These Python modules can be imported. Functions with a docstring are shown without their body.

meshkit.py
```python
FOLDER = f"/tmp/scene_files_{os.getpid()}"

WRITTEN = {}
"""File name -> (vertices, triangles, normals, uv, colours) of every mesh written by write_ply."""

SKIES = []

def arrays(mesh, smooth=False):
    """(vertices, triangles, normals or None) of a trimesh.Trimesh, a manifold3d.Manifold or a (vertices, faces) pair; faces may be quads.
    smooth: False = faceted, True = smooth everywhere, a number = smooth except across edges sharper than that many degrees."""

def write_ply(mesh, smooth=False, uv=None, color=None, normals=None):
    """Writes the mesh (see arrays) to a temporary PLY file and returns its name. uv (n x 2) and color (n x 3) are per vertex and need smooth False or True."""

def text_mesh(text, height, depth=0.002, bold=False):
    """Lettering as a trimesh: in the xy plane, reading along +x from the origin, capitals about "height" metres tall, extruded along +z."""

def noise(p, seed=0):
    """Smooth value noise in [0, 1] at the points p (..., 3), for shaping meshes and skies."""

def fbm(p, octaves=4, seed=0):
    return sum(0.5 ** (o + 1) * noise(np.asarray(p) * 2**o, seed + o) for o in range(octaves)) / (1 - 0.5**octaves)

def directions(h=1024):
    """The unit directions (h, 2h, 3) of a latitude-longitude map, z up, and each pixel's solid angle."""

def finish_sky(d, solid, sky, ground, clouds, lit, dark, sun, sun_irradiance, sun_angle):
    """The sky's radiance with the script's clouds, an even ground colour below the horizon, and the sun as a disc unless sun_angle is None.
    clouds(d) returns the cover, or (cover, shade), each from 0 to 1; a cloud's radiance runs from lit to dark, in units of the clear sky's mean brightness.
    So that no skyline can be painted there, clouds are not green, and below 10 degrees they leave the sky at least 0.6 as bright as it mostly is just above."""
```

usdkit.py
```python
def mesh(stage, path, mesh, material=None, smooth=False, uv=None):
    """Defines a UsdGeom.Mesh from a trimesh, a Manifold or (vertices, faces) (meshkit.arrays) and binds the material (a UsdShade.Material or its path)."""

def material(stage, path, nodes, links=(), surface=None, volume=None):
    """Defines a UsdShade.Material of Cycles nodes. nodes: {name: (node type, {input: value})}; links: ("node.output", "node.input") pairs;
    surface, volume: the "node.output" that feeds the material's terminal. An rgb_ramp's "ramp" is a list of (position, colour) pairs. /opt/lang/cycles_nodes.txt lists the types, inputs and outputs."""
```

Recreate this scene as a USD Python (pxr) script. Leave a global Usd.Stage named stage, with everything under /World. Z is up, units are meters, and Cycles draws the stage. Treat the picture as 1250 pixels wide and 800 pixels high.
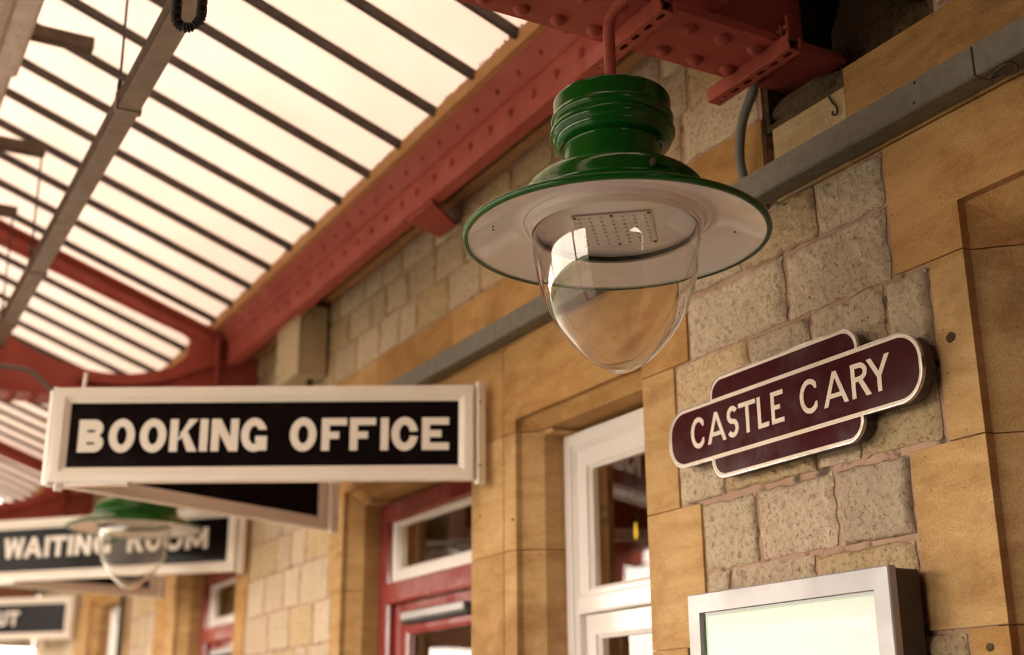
import math, random
import numpy as np, trimesh
import manifold3d as m3
from shapely.geometry import Polygon, LineString, Point, box as sbox
from shapely import affinity
from shapely.ops import unary_union
from pxr import Usd, UsdGeom, UsdLux, UsdShade, Gf, Sdf
import usdkit, meshkit

random.seed(7)
rng = np.random.default_rng(7)
stage = Usd.Stage.CreateInMemory()
UsdGeom.SetStageUpAxis(stage, UsdGeom.Tokens.z)
UsdGeom.SetStageMetersPerUnit(stage, 1.0)
UsdGeom.Xform.Define(stage, '/World')
UsdGeom.Scope.Define(stage, '/World/Looks')

# ------------------------------------------------------------------ camera
PITCH, ROLL, YAW = 0.3071107820589678, -0.0070808352857486805, 0.5049873173063759
EXPOSURE = 2.05
cam = UsdGeom.Camera.Define(stage, '/World/camera')
cp, sp, cy, sy = math.cos(PITCH), math.sin(PITCH), math.cos(YAW), math.sin(YAW)
fw = np.array([sy * cp, cy * cp, sp]); rt = np.array([cy, -sy, 0.0]); up = np.cross(rt, fw)
cr, sr = math.cos(ROLL), math.sin(ROLL)
rt, up = cr * rt + sr * up, -sr * rt + cr * up
M = Gf.Matrix4d(*rt, 0, *up, 0, *(-fw), 0, -2.0, 0.0, 1.6, 1)
cam.AddTransformOp().Set(M)
cam.CreateHorizontalApertureAttr(36.0)
cam.CreateVerticalApertureAttr(36.0 * 655 / 1024)
cam.CreateFocalLengthAttr(36.0 * 1551.94 / 1250)
cam.CreateClippingRangeAttr(Gf.Vec2f(0.05, 3000))
cam.CreateFStopAttr(2.0)
cam.CreateFocusDistanceAttr(2.75)
cam.CreateExposureAttr(EXPOSURE)

# ------------------------------------------------------------------ sky and sun (bright overcast, warm white balance)
SUN_DIR = np.array([-0.62, -0.30, 0.78]); SUN_DIR /= np.linalg.norm(SUN_DIR)
SUN_EL, SUN_ROT = math.asin(SUN_DIR[2]), math.atan2(SUN_DIR[0], SUN_DIR[1])
sky_mat = usdkit.material(stage, '/World/Looks/sky_look', {
    'sky': ('sky_texture', {'sky_type': 'single_scattering', 'sun_disc': False, 'sun_elevation': SUN_EL, 'sun_rotation': SUN_ROT}),
    'tc': ('texture_coordinate', {}),
    'n': ('noise_texture', {'scale': 2.2, 'detail': 5.0, 'roughness': 0.6}),
    'r': ('rgb_ramp', {'ramp': [(0.3, (14.5, 12.4, 10.2)), (0.7, (19.5, 16.8, 14.0))]}),
    'mx': ('mix', {'fac': 0.93}),
    'bg': ('background_shader', {'strength': 0.15}),
}, [('tc.generated', 'n.vector'), ('n.fac', 'r.fac'), ('sky.color', 'mx.color1'), ('r.color', 'mx.color2'), ('mx.color', 'bg.color')], surface='bg.background')
dome = UsdLux.DomeLight.Define(stage, '/World/sky')
dome.CreateIntensityAttr(1.0)
UsdShade.MaterialBindingAPI.Apply(dome.GetPrim()).Bind(sky_mat)
dome.GetPrim().SetCustomDataByKey('kind', 'structure')
sun = UsdLux.DistantLight.Define(stage, '/World/sun')
sun.CreateNormalizeAttr(True); sun.CreateIntensityAttr(0.4); sun.CreateAngleAttr(14.0)
sun.CreateColorAttr(Gf.Vec3f(1.0, 0.86, 0.70))
zax = SUN_DIR; xax = np.cross([0, 0, 1], zax); xax /= np.linalg.norm(xax); yax = np.cross(zax, xax)
sun.AddTransformOp().Set(Gf.Matrix4d(*xax, 0, *yax, 0, *zax, 0, 0, 0, 30, 1))

# ------------------------------------------------------------------ materials
LOOK = {}
def mat(name, nodes, links, surface='p.BSDF'):
    LOOK[name] = usdkit.material(stage, '/World/Looks/' + name, nodes, links, surface=surface)
    return LOOK[name]

def paint(name, col, col2=None, rough=0.35, scale=9.0, bump=0.15, bscale=60.0, coat=0.0, spots=None, metallic=0.0, dist=0.002, lo=0.35, hi=0.7, spec=0.5):
    """painted, plain or weathered surface: two tones by broad noise, fine relief, optional darker specks"""
    col2 = col2 or tuple(c * 0.8 for c in col)
    nodes = {'g': ('geometry', {}),
             'n': ('noise_texture', {'scale': scale, 'detail': 6.0, 'roughness': 0.62}),
             'r': ('rgb_ramp', {'ramp': [(lo, col), (hi, col2)]}),
             'n2': ('noise_texture', {'scale': bscale, 'detail': 4.0, 'roughness': 0.6}),
             'b': ('bump', {'strength': bump, 'distance': dist}),
             'rr': ('map_range', {'from_min': 0.3, 'from_max': 0.7, 'to_min': max(0.04, rough - 0.1), 'to_max': min(1, rough + 0.12)}),
             'p': ('principled_bsdf', {'metallic': metallic, 'specular_ior_level': spec, 'coat_weight': coat, 'coat_roughness': 0.08})}
    links = [('g.position', 'n.vector'), ('g.position', 'n2.vector'), ('n.fac', 'r.fac'), ('n2.fac', 'b.height'), ('b.normal', 'p.normal'),
             ('n.fac', 'rr.value'), ('rr.result', 'p.roughness')]
    if spots:
        nodes['n3'] = ('noise_texture', {'scale': spots[1], 'detail': 3.0, 'roughness': 0.55})
        nodes['r3'] = ('rgb_ramp', {'ramp': [(spots[2], (0, 0, 0)), (spots[2] + 0.12, (1, 1, 1))]})
        nodes['m3'] = ('mix', {'color2': spots[0]})
        links += [('g.position', 'n3.vector'), ('n3.fac', 'r3.fac'), ('r3.color', 'm3.fac'), ('r.color', 'm3.color1'), ('m3.color', 'p.base_color')]
    else:
        links += [('r.color', 'p.base_color')]
    return mat(name, nodes, links)

def ashlar_look(name, a, b, c):
    """smooth honey coloured limestone: bedding streaks, grain, brown stains and pits"""
    return mat(name, {
        'g': ('geometry', {}), 'mp': ('mapping', {'scale': (1.0, 1.0, 3.5), 'rotation': (0.12, 0, 0)}),
        'n': ('noise_texture', {'scale': 5.0, 'detail': 7.0, 'roughness': 0.65, 'distortion': 0.4}),
        'r': ('rgb_ramp', {'ramp': [(0.25, c), (0.45, a), (0.62, b), (0.8, a)]}),
        'gr': ('noise_texture', {'scale': 240.0, 'detail': 3.0, 'roughness': 0.7}),
        'grr': ('rgb_ramp', {'ramp': [(0.28, (0.60, 0.57, 0.54)), (0.58, (1.06, 1.06, 1.06))]}),
        'mu': ('mix', {'mix_type': 'multiply', 'fac': 0.85}),
        'st': ('noise_texture', {'scale': 2.3, 'detail': 5.0, 'roughness': 0.7}),
        'sr': ('rgb_ramp', {'ramp': [(0.52, (1, 1, 1)), (0.72, (0.52, 0.44, 0.40))]}),
        'mu2': ('mix', {'mix_type': 'multiply', 'fac': 0.8}),
        'pit': ('voronoi_texture', {'scale': 26.0, 'randomness': 1.0}),
        'pr': ('rgb_ramp', {'ramp': [(0.045, (0.25, 0.2, 0.15)), (0.09, (1, 1, 1))]}),
        'mu3': ('mix', {'mix_type': 'multiply', 'fac': 0.55}), 'oi': ('object_info', {}), 'orr': ('rgb_ramp', {'ramp': [(0.0, (0.82, 0.78, 0.74)), (0.5, (0.97, 0.97, 0.98)), (1.0, (1.08, 1.10, 1.16))]}), 'mo': ('mix', {'mix_type': 'multiply', 'fac': 1.0}),
        'bn': ('noise_texture', {'scale': 70.0, 'detail': 6.0, 'roughness': 0.7}),
        'b': ('bump', {'strength': 0.5, 'distance': 0.004}),
        'p': ('principled_bsdf', {'roughness': 0.9, 'specular_ior_level': 0.2})},
        [('g.position', 'mp.vector'), ('mp.vector', 'n.vector'), ('n.fac', 'r.fac'), ('g.position', 'gr.vector'), ('gr.fac', 'grr.fac'),
         ('r.color', 'mu.color1'), ('grr.color', 'mu.color2'), ('g.position', 'st.vector'), ('st.fac', 'sr.fac'), ('mu.color', 'mu2.color1'),
         ('sr.color', 'mu2.color2'), ('g.position', 'pit.vector'), ('pit.distance', 'pr.fac'), ('mu2.color', 'mu3.color1'), ('pr.color', 'mu3.color2'),
         ('oi.random', 'orr.fac'), ('mu3.color', 'mo.color1'), ('orr.color', 'mo.color2'), ('mo.color', 'p.base_color'), ('g.position', 'bn.vector'), ('bn.fac', 'b.height'), ('b.normal', 'p.normal')])

def rock_look(name, a, b, c):
    """rock faced pale limestone: tooled, pitted and lichen speckled"""
    return mat(name, {
        'g': ('geometry', {}),
        'n': ('noise_texture', {'scale': 9.0, 'detail': 6.0, 'roughness': 0.6}),
        'r': ('rgb_ramp', {'ramp': [(0.3, a), (0.55, b), (0.75, a)]}),
        'pn': ('noise_texture', {'scale': 84.0, 'detail': 6.0, 'roughness': 0.7, 'distortion': 0.7}),
        'pr': ('rgb_ramp', {'ramp': [(0.36, c), (0.43, (0.8, 0.77, 0.73)), (0.53, (1.04, 1.04, 1.04))]}),
        'mu': ('mix', {'mix_type': 'multiply', 'fac': 0.82}), 'oi': ('object_info', {}), 'orr': ('rgb_ramp', {'ramp': [(0.0, (0.84, 0.83, 0.80)), (0.5, (0.98, 0.96, 0.92)), (1.0, (1.08, 1.06, 1.04))]}), 'mo': ('mix', {'mix_type': 'multiply', 'fac': 1.0}),
        'bn': ('noise_texture', {'scale': 62.0, 'detail': 8.0, 'roughness': 0.68, 'distortion': 0.5}),
        'b': ('bump', {'strength': 1.0, 'distance': 0.009}),
        'p': ('principled_bsdf', {'roughness': 0.95, 'specular_ior_level': 0.15})},
        [('g.position', 'n.vector'), ('n.fac', 'r.fac'), ('g.position', 'pn.vector'), ('pn.fac', 'pr.fac'), ('r.color', 'mu.color1'), ('pr.color', 'mu.color2'),
         ('oi.random', 'orr.fac'), ('mu.color', 'mo.color1'), ('orr.color', 'mo.color2'), ('mo.color', 'p.base_color'), ('g.position', 'bn.vector'), ('bn.fac', 'b.height'), ('b.normal', 'p.normal')])

ashlar_look('ashlar_honey', (0.48, 0.295, 0.122), (0.56, 0.365, 0.168), (0.36, 0.195, 0.075))
ashlar_look('ashlar_gold', (0.50, 0.300, 0.112), (0.57, 0.365, 0.152), (0.39, 0.205, 0.072))
ashlar_look('ashlar_amber', (0.44, 0.245, 0.088), (0.51, 0.305, 0.120), (0.33, 0.165, 0.058))
ashlar_look('ashlar_pale', (0.47, 0.34, 0.18), (0.53, 0.40, 0.22), (0.38, 0.26, 0.13))
ashlar_look('ashlar_shaded', (0.33, 0.185, 0.068), (0.42, 0.245, 0.090), (0.22, 0.125, 0.055))  # darker stone: corner shade put into the colour, with some dark stain
rock_look('rock_cream', (0.53, 0.43, 0.315), (0.61, 0.505, 0.38), (0.36, 0.30, 0.245))
rock_look('rock_buff', (0.50, 0.37, 0.225), (0.57, 0.44, 0.28), (0.36, 0.29, 0.22))
rock_look('rock_pink', (0.52, 0.405, 0.30), (0.58, 0.465, 0.355), (0.37, 0.30, 0.25))
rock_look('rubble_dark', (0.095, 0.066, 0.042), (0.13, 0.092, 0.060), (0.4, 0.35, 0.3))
paint('mortar', (0.37, 0.232, 0.160), (0.45, 0.30, 0.215), rough=0.95, scale=14, bump=0.8, bscale=120, dist=0.004, spots=((0.10, 0.07, 0.05), 22, 0.56))
paint('red_paint', (0.40, 0.090, 0.068), (0.33, 0.070, 0.053), rough=0.5, spec=0.2, scale=6, bump=0.25, bscale=45, spots=((0.17, 0.04, 0.03), 30, 0.66))
paint('red_gloss', (0.25, 0.036, 0.036), (0.21, 0.03, 0.03), rough=0.2, bump=0.08, bscale=30, coat=0.5)
paint('timber', (0.52, 0.28, 0.11), (0.42, 0.21, 0.08), rough=0.75, scale=11, bump=0.4, bscale=80)
paint('bar_brown', (0.055, 0.033, 0.02), (0.035, 0.022, 0.014), rough=0.6, scale=20, bump=0.3)
paint('stub_wood', (0.13, 0.095, 0.06), (0.08, 0.055, 0.035), rough=0.85, scale=22, bump=0.6, bscale=90)
paint('white_paint', (0.85, 0.78, 0.69), (0.81, 0.73, 0.63), rough=0.38, scale=7, bump=0.12, bscale=40, spots=((0.5, 0.42, 0.34), 38, 0.70))
paint('white_gloss', (0.80, 0.76, 0.74), (0.76, 0.71, 0.68), rough=0.22, scale=7, bump=0.2, bscale=35, coat=0.4)
paint('gutter_white', (0.62, 0.53, 0.47), (0.50, 0.41, 0.35), rough=0.5, scale=16, bump=0.4, bscale=50, spots=((0.2, 0.13, 0.09), 42, 0.62))
paint('sign_black', (0.006, 0.004, 0.004), (0.009, 0.006, 0.006), rough=0.13, spec=0.06, scale=12, bump=0.06, bscale=25)
paint('sign_letter', (0.86, 0.79, 0.71), (0.83, 0.75, 0.66), rough=0.5, bump=0.08)
paint('maroon_enamel', (0.046, 0.007, 0.010), (0.040, 0.006, 0.009), rough=0.16, bump=0.03, bscale=20, spec=0.3)
paint('white_enamel', (0.80, 0.70, 0.60), (0.76, 0.66, 0.56), rough=0.18, bump=0.03, coat=0.4)
paint('shade_white', (0.88, 0.82, 0.76), (0.86, 0.79, 0.73), rough=0.22, scale=5, bump=0.08, bscale=12, coat=0.5, dist=0.004)
paint('lamp_green', (0.004, 0.070, 0.005), (0.0035, 0.060, 0.0045), rough=0.13, scale=4, bump=0.04, bscale=14, dist=0.003, spec=0.4)
paint('galvanised', (0.165, 0.155, 0.125), (0.13, 0.122, 0.098), rough=0.5, scale=30, bump=0.1, metallic=0.35, spots=((0.14, 0.12, 0.10), 55, 0.66))
paint('trunking_brown', (0.27, 0.205, 0.155), (0.22, 0.165, 0.125), rough=0.5, scale=16, bump=0.1)
paint('chrome', (0.75, 0.71, 0.67), (0.70, 0.66, 0.62), rough=0.22, metallic=0.85, bump=0.05)
paint('trunking_side_shade', (0.12, 0.088, 0.066), (0.095, 0.07, 0.052), rough=0.6, scale=16, spec=0.2)  # darker tone paints shade on the left side of the trunking
paint('aluminium', (0.41, 0.395, 0.40), (0.33, 0.32, 0.325), rough=0.36, scale=3, bump=0.05, bscale=90, metallic=0.3, spec=0.3)
paint('dark_case', (0.035, 0.018, 0.015), (0.028, 0.014, 0.012), rough=0.4, bump=0.05)
paint('cream_box', (0.50, 0.41, 0.27), (0.44, 0.35, 0.22), rough=0.55, scale=8, bump=0.15, spots=((0.30, 0.22, 0.13), 14, 0.66))
paint('cable_black', (0.012, 0.010, 0.010), (0.02, 0.017, 0.015), rough=0.6, bump=0.4, bscale=120)
paint('conduit_grey', (0.15, 0.14, 0.12), (0.115, 0.108, 0.092), rough=0.55, bump=0.2, bscale=50)
paint('dark_iron', (0.03, 0.022, 0.018), (0.05, 0.035, 0.025), rough=0.6, bump=0.3)
paint('gasket', (0.05, 0.045, 0.04), rough=0.5)
paint('led_board', (0.80, 0.745, 0.68), (0.77, 0.71, 0.645), rough=0.35, scale=40, bump=0.05)
paint('led_chip', (0.64, 0.575, 0.47), (0.58, 0.52, 0.42), rough=0.3)
paint('interior_brown', (0.42, 0.15, 0.07), (0.34, 0.12, 0.055), rough=0.7, scale=2)
paint('platform_grey', (0.17, 0.155, 0.14), (0.135, 0.122, 0.11), rough=0.9, scale=3, bump=0.5, bscale=90)
paint('ballast', (0.13, 0.11, 0.09), (0.08, 0.068, 0.058), rough=0.95, scale=18, bump=1.0, bscale=22, dist=0.05)
paint('grassland', (0.07, 0.10, 0.03), (0.05, 0.075, 0.02), rough=0.95, scale=0.4, bump=0.5)
paint('hedge_leaf', (0.055, 0.085, 0.025), (0.035, 0.06, 0.016), rough=0.7, scale=1.2)
paint('moss_tan', (0.30, 0.21, 0.09), (0.22, 0.15, 0.06), rough=0.95)
paint('roof_board', (0.26, 0.11, 0.055), (0.20, 0.085, 0.042), rough=0.8, scale=8)
paint('bark', (0.07, 0.05, 0.035), rough=0.9)
# poster paper: white with a pale green printed wash towards its head
mat('poster_paper', {'g': ('geometry', {}), 's': ('separate_xyz', {}),
    'm': ('map_range', {'from_min': 1.74, 'from_max': 1.87, 'to_min': 0.0, 'to_max': 1.0, 'clamp': True}),
    'r': ('rgb_ramp', {'ramp': [(0.0, (0.56, 0.58, 0.60)), (0.5, (0.52, 0.555, 0.55)), (1.0, (0.36, 0.47, 0.34))]}),
    'p': ('principled_bsdf', {'roughness': 0.4})},
    [('g.position', 's.vector'), ('s.z', 'm.value'), ('m.result', 'r.fac'), ('r.color', 'p.base_color')])
paint('poster_ink', (0.92, 0.91, 0.90), rough=0.4, bump=0.0)
paint('poster_green', (0.06, 0.26, 0.05), rough=0.4, bump=0.0)
# translucent canopy glazing with a bloom of dirt and moss
mat('canopy_glass', {'g': ('geometry', {}),
    'n': ('noise_texture', {'scale': 1.7, 'detail': 6.0, 'roughness': 0.65}),
    'r': ('rgb_ramp', {'ramp': [(0.3, (0.51, 0.468, 0.445)), (0.72, (0.465, 0.42, 0.392))]}),
    'n2': ('noise_texture', {'scale': 34.0, 'detail': 4.0, 'roughness': 0.7}),
    'r2': ('rgb_ramp', {'ramp': [(0.66, (1, 1, 1)), (0.76, (0.55, 0.42, 0.24))]}),
    'mu': ('mix', {'mix_type': 'multiply', 'fac': 0.5}),
    't': ('translucent_bsdf', {}), 'gl': ('glossy_bsdf', {'roughness': 0.25, 'color': (0.9, 0.85, 0.8)}),
    'f': ('fresnel', {'IOR': 1.35}), 'fm': ('math', {'math_type': 'multiply', 'value2': 0.5}), 'mx': ('mix_closure', {})},
    [('g.position', 'n.vector'), ('n.fac', 'r.fac'), ('g.position', 'n2.vector'), ('n2.fac', 'r2.fac'), ('r.color', 'mu.color1'), ('r2.color', 'mu.color2'),
     ('mu.color', 't.color'), ('f.fac', 'fm.value1'), ('fm.value', 'mx.fac'), ('t.BSDF', 'mx.closure1'), ('gl.BSDF', 'mx.closure2')], surface='mx.closure')
mat('window_glass', {'t': ('transparent_bsdf', {'color': (0.86, 0.86, 0.84)}), 'g': ('glossy_bsdf', {'roughness': 0.0, 'color': (1, 1, 1)}),
    'geo': ('geometry', {}), 'n': ('noise_texture', {'scale': 3.0, 'detail': 1.0}), 'b': ('bump', {'strength': 0.06, 'distance': 0.01}),
    'f': ('fresnel', {'IOR': 1.9}), 'mx': ('mix_closure', {})},
    [('geo.position', 'n.vector'), ('n.fac', 'b.height'), ('b.normal', 'g.normal'), ('f.fac', 'mx.fac'), ('t.BSDF', 'mx.closure1'), ('g.BSDF', 'mx.closure2')], surface='mx.closure')
mat('case_glass', {'t': ('transparent_bsdf', {'color': (0.90, 0.91, 0.88)}), 'g': ('glossy_bsdf', {'roughness': 0.02, 'color': (1, 1, 1)}),
    'f': ('fresnel', {'IOR': 1.58}), 'mx': ('mix_closure', {})},
    [('f.fac', 'mx.fac'), ('t.BSDF', 'mx.closure1'), ('g.BSDF', 'mx.closure2')], surface='mx.closure')
mat('globe_glass', {'geo': ('geometry', {}), 'n': ('noise_texture', {'scale': 7.0, 'detail': 1.0}), 'b': ('bump', {'strength': 0.2, 'distance': 0.01}),
    'g': ('glass_bsdf', {'color': (0.985, 0.98, 0.97), 'roughness': 0.0, 'IOR': 1.5})},
    [('geo.position', 'n.vector'), ('n.fac', 'b.height'), ('b.normal', 'g.normal')], surface='g.BSDF')

# ------------------------------------------------------------------ mesh helpers
def cat(*ms):
    ms = [m for m in ms if m is not None]
    return trimesh.util.concatenate(ms) if len(ms) > 1 else ms[0]
def bx(x0, x1, y0, y1, z0, z1):
    b = trimesh.creation.box((abs(x1 - x0), abs(y1 - y0), abs(z1 - z0))); b.apply_translation(((x0 + x1) / 2, (y0 + y1) / 2, (z0 + z1) / 2)); return b
def rbx(x0, x1, y0, y1, z0, z1, r=0.004):
    """box with chamfered edges"""
    x0, x1 = min(x0, x1), max(x0, x1); y0, y1 = min(y0, y1), max(y0, y1); z0, z1 = min(z0, z1), max(z0, z1)
    r = min(r, 0.45 * min(x1 - x0, y1 - y0, z1 - z0)); p = []
    for sx in (0, 1):
        for sy_ in (0, 1):
            for sz in (0, 1):
                c = [(x0, x1)[sx], (y0, y1)[sy_], (z0, z1)[sz]]; d = [r if s == 0 else -r for s in (sx, sy_, sz)]
                for k in range(3):
                    q = [c[i] + (d[i] if i != k else 0) for i in range(3)]; p.append(q)
    return trimesh.convex.convex_hull(np.array(p))
def tri(man):
    m = man.to_mesh(); return trimesh.Trimesh(m.vert_properties[:, :3], m.tri_verts, process=False)
def man(t):
    t = t.copy(); t.merge_vertices()
    return m3.Manifold(m3.Mesh(np.asarray(t.vertices, np.float32), np.asarray(t.faces, np.uint32)))
def lathe(prof, n=96, close=False):
    prof = np.array(prof, float); k = len(prof); a = np.linspace(0, 2 * math.pi, n, endpoint=False)
    v = np.stack([np.outer(np.cos(a), prof[:, 0]), np.outer(np.sin(a), prof[:, 0]), np.tile(prof[:, 1], (n, 1))], -1).reshape(-1, 3); f = []
    for i in range(n):
        j = (i + 1) % n
        for q in range(k if close else k - 1):
            q2 = (q + 1) % k
            f += [(i * k + q, j * k + q, j * k + q2), (i * k + q, j * k + q2, i * k + q2)]
    t = trimesh.Trimesh(v, f, process=False); t.merge_vertices(); t.update_faces(t.nondegenerate_faces()); return t
def spline(pts, n=10, closed=False):
    p = np.array(pts, float); out = []; N = len(p)
    for i in range(N if closed else N - 1):
        if closed: a, b, c, d = p[(i - 1) % N], p[i], p[(i + 1) % N], p[(i + 2) % N]
        else: a, b, c, d = p[max(i - 1, 0)], p[i], p[i + 1], p[min(i + 2, N - 1)]
        for t in np.linspace(0, 1, n, endpoint=False):
            out.append(0.5 * ((2 * b) + (-a + c) * t + (2 * a - 5 * b + 4 * c - d) * t * t + (-a + 3 * b - 3 * c + d) * t ** 3))
    if not closed: out.append(p[-1])
    return np.array(out)
def tube(pts, r, n=12, closed=False, cap=True):
    p = np.array(pts, float); N = len(p); rad = np.full(N, r) if np.ndim(r) == 0 else np.array(r)
    tg = np.roll(p, -1, 0) - np.roll(p, 1, 0)
    if not closed: tg[0], tg[-1] = p[1] - p[0], p[-1] - p[-2]
    tg /= np.linalg.norm(tg, axis=1, keepdims=True)
    u = np.cross(tg[0], [0, 0, 1]) if abs(tg[0][2]) < 0.9 else np.cross(tg[0], [1, 0, 0]); u /= np.linalg.norm(u); v = []
    a = np.linspace(0, 2 * math.pi, n, endpoint=False)
    for i in range(N):
        u = u - tg[i] * (u @ tg[i]); u /= np.linalg.norm(u); w = np.cross(tg[i], u)
        v.append(p[i] + rad[i] * (np.outer(np.cos(a), u) + np.outer(np.sin(a), w)))
    v = np.concatenate(v); f = []
    for i in range(N if closed else N - 1):
        j = (i + 1) % N
        for k in range(n):
            l = (k + 1) % n; f += [(i * n + k, j * n + l, j * n + k), (i * n + k, i * n + l, j * n + l)]
    if not closed and cap:
        b = len(v); v = np.vstack([v, p[0], p[-1]])
        for k in range(n):
            l = (k + 1) % n; f += [(b, l, k), (b + 1, (N - 1) * n + k, (N - 1) * n + l)]
    return trimesh.Trimesh(v, f[:], process=False)
def prism(poly, a, b, axis='y'):
    """extrude a shapely polygon: axis y: polygon in (x, z); axis x: polygon in (y, z); axis z: polygon in (x, y)"""
    out = []
    for g in getattr(poly, 'geoms', [poly]):
        if g.is_empty or g.area < 1e-9: continue
        e = trimesh.creation.extrude_polygon(g, abs(b - a), engine='earcut'); v = e.vertices.copy(); lo = min(a, b)
        if axis == 'y': e.vertices = np.stack([v[:, 0], v[:, 2] + lo, v[:, 1]], -1); e.invert()
        elif axis == 'x': e.vertices = np.stack([v[:, 2] + lo, v[:, 0], v[:, 1]], -1)
        else: e.vertices = v + [0, 0, lo]
        out.append(e)
    return cat(*out)
def dome_rivet(r, h, n=10):
    return lathe([(r * math.cos(t), h * math.sin(t)) for t in np.linspace(0, math.pi / 2, 5)], n)
def orient(m, z, loc):
    """turn a mesh's +z to direction z and move it"""
    T = trimesh.geometry.align_vectors([0, 0, 1], z); m = m.copy(); m.apply_transform(T); m.apply_translation(loc); return m
def ring_frame(w, h, prof):
    """mitred picture frame in the (u, v) plane facing +n: prof is a list of (inset, height); returns (u, v, n) vertices"""
    v, f = [], []
    for d, n in prof:
        v += [(d, d, n), (w - d, d, n), (w - d, h - d, n), (d, h - d, n)]
    for k in range(len(prof) - 1):
        for i in range(4):
            j = (i + 1) % 4; f += [(4 * k + i, 4 * k + j, 4 * k + 4 + j), (4 * k + i, 4 * k + 4 + j, 4 * k + 4 + i)]
    return trimesh.Trimesh(v, f, process=False)
def to_plane(m, o, ud, nd):
    """(u, v, n) mesh into the world: origin o, u along ud, v up, n along nd"""
    m = m.copy(); v = m.vertices
    m.vertices = np.array(o) + np.outer(v[:, 0], ud) + np.outer(v[:, 1], [0, 0, 1]) + np.outer(v[:, 2], nd)
    if np.dot(np.cross(ud, [0, 0, 1]), nd) < 0: m.invert()
    return m

# ------------------------------------------------------------------ things and parts
TAKEN = {}
def numbered(path):
    k = TAKEN.get(path, 0); TAKEN[path] = k + 1
    return path if k == 0 else f'{path}_{k:03d}'
LOC = {}
def tag(prim, label=None, category=None, group=None, kind=None):
    for k, val in (('label', label), ('category', category), ('group', group), ('kind', kind)):
        if val: prim.SetCustomDataByKey(k, val)
def thing(name, label, category, loc=(0, 0, 0), group=None, rotz=0.0, kind=None):
    x = UsdGeom.Xform.Define(stage, numbered('/World/' + name)); x.AddTranslateOp().Set(Gf.Vec3d(*map(float, loc)))
    if rotz: x.AddRotateZOp().Set(rotz)
    tag(x.GetPrim(), label, category, group, kind); p = str(x.GetPath()); LOC[p] = np.array(loc, float); return p
def part(parent, name, mesh, look, smooth=False, label=None, kind=None):
    """mesh in world coordinates (of the un-rotated thing); the part is stored relative to its thing's base"""
    root = '/'.join(parent.split('/')[:3]); path = numbered(parent + '/' + name)
    m = mesh.copy(); m.apply_translation(-LOC.get(root, np.zeros(3)))
    p = usdkit.mesh(stage, path, m, LOOK[look], smooth=smooth); tag(p.GetPrim(), label, kind=kind); return path
def whole(name, mesh, look, label=None, category=None, group=None, kind=None, smooth=False):
    path = numbered('/World/' + name); p = usdkit.mesh(stage, path, mesh, LOOK[look], smooth=smooth); tag(p.GetPrim(), label, category, group, kind); return path
def copy_of(src, name, label, category, loc, group=None):
    x = UsdGeom.Xform.Define(stage, numbered('/World/' + name)); p = x.GetPrim()
    p.GetReferences().AddInternalReference(Sdf.Path(src)); p.SetInstanceable(True)
    x.GetPrim().GetAttribute('xformOp:translate').Set(Gf.Vec3d(*map(float, loc)))
    tag(p, label, category, group); return str(x.GetPath())

# ------------------------------------------------------------------ the ground
whole('platform', bx(-5.3, 0.3, -25, 60, -0.9, 0.0), 'platform_grey', kind='structure')
whole('track_bed', bx(-14, -5.3, -60, 90, -1.1, -0.95), 'ballast', kind='structure')
g = trimesh.Trimesh([(-900, -900, -1.2), (900, -900, -1.2), (900, 900, -1.2), (-900, 900, -1.2)], [(0, 1, 2), (0, 2, 3)], process=False)
whole('ground', g, 'grassland', kind='structure')

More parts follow.
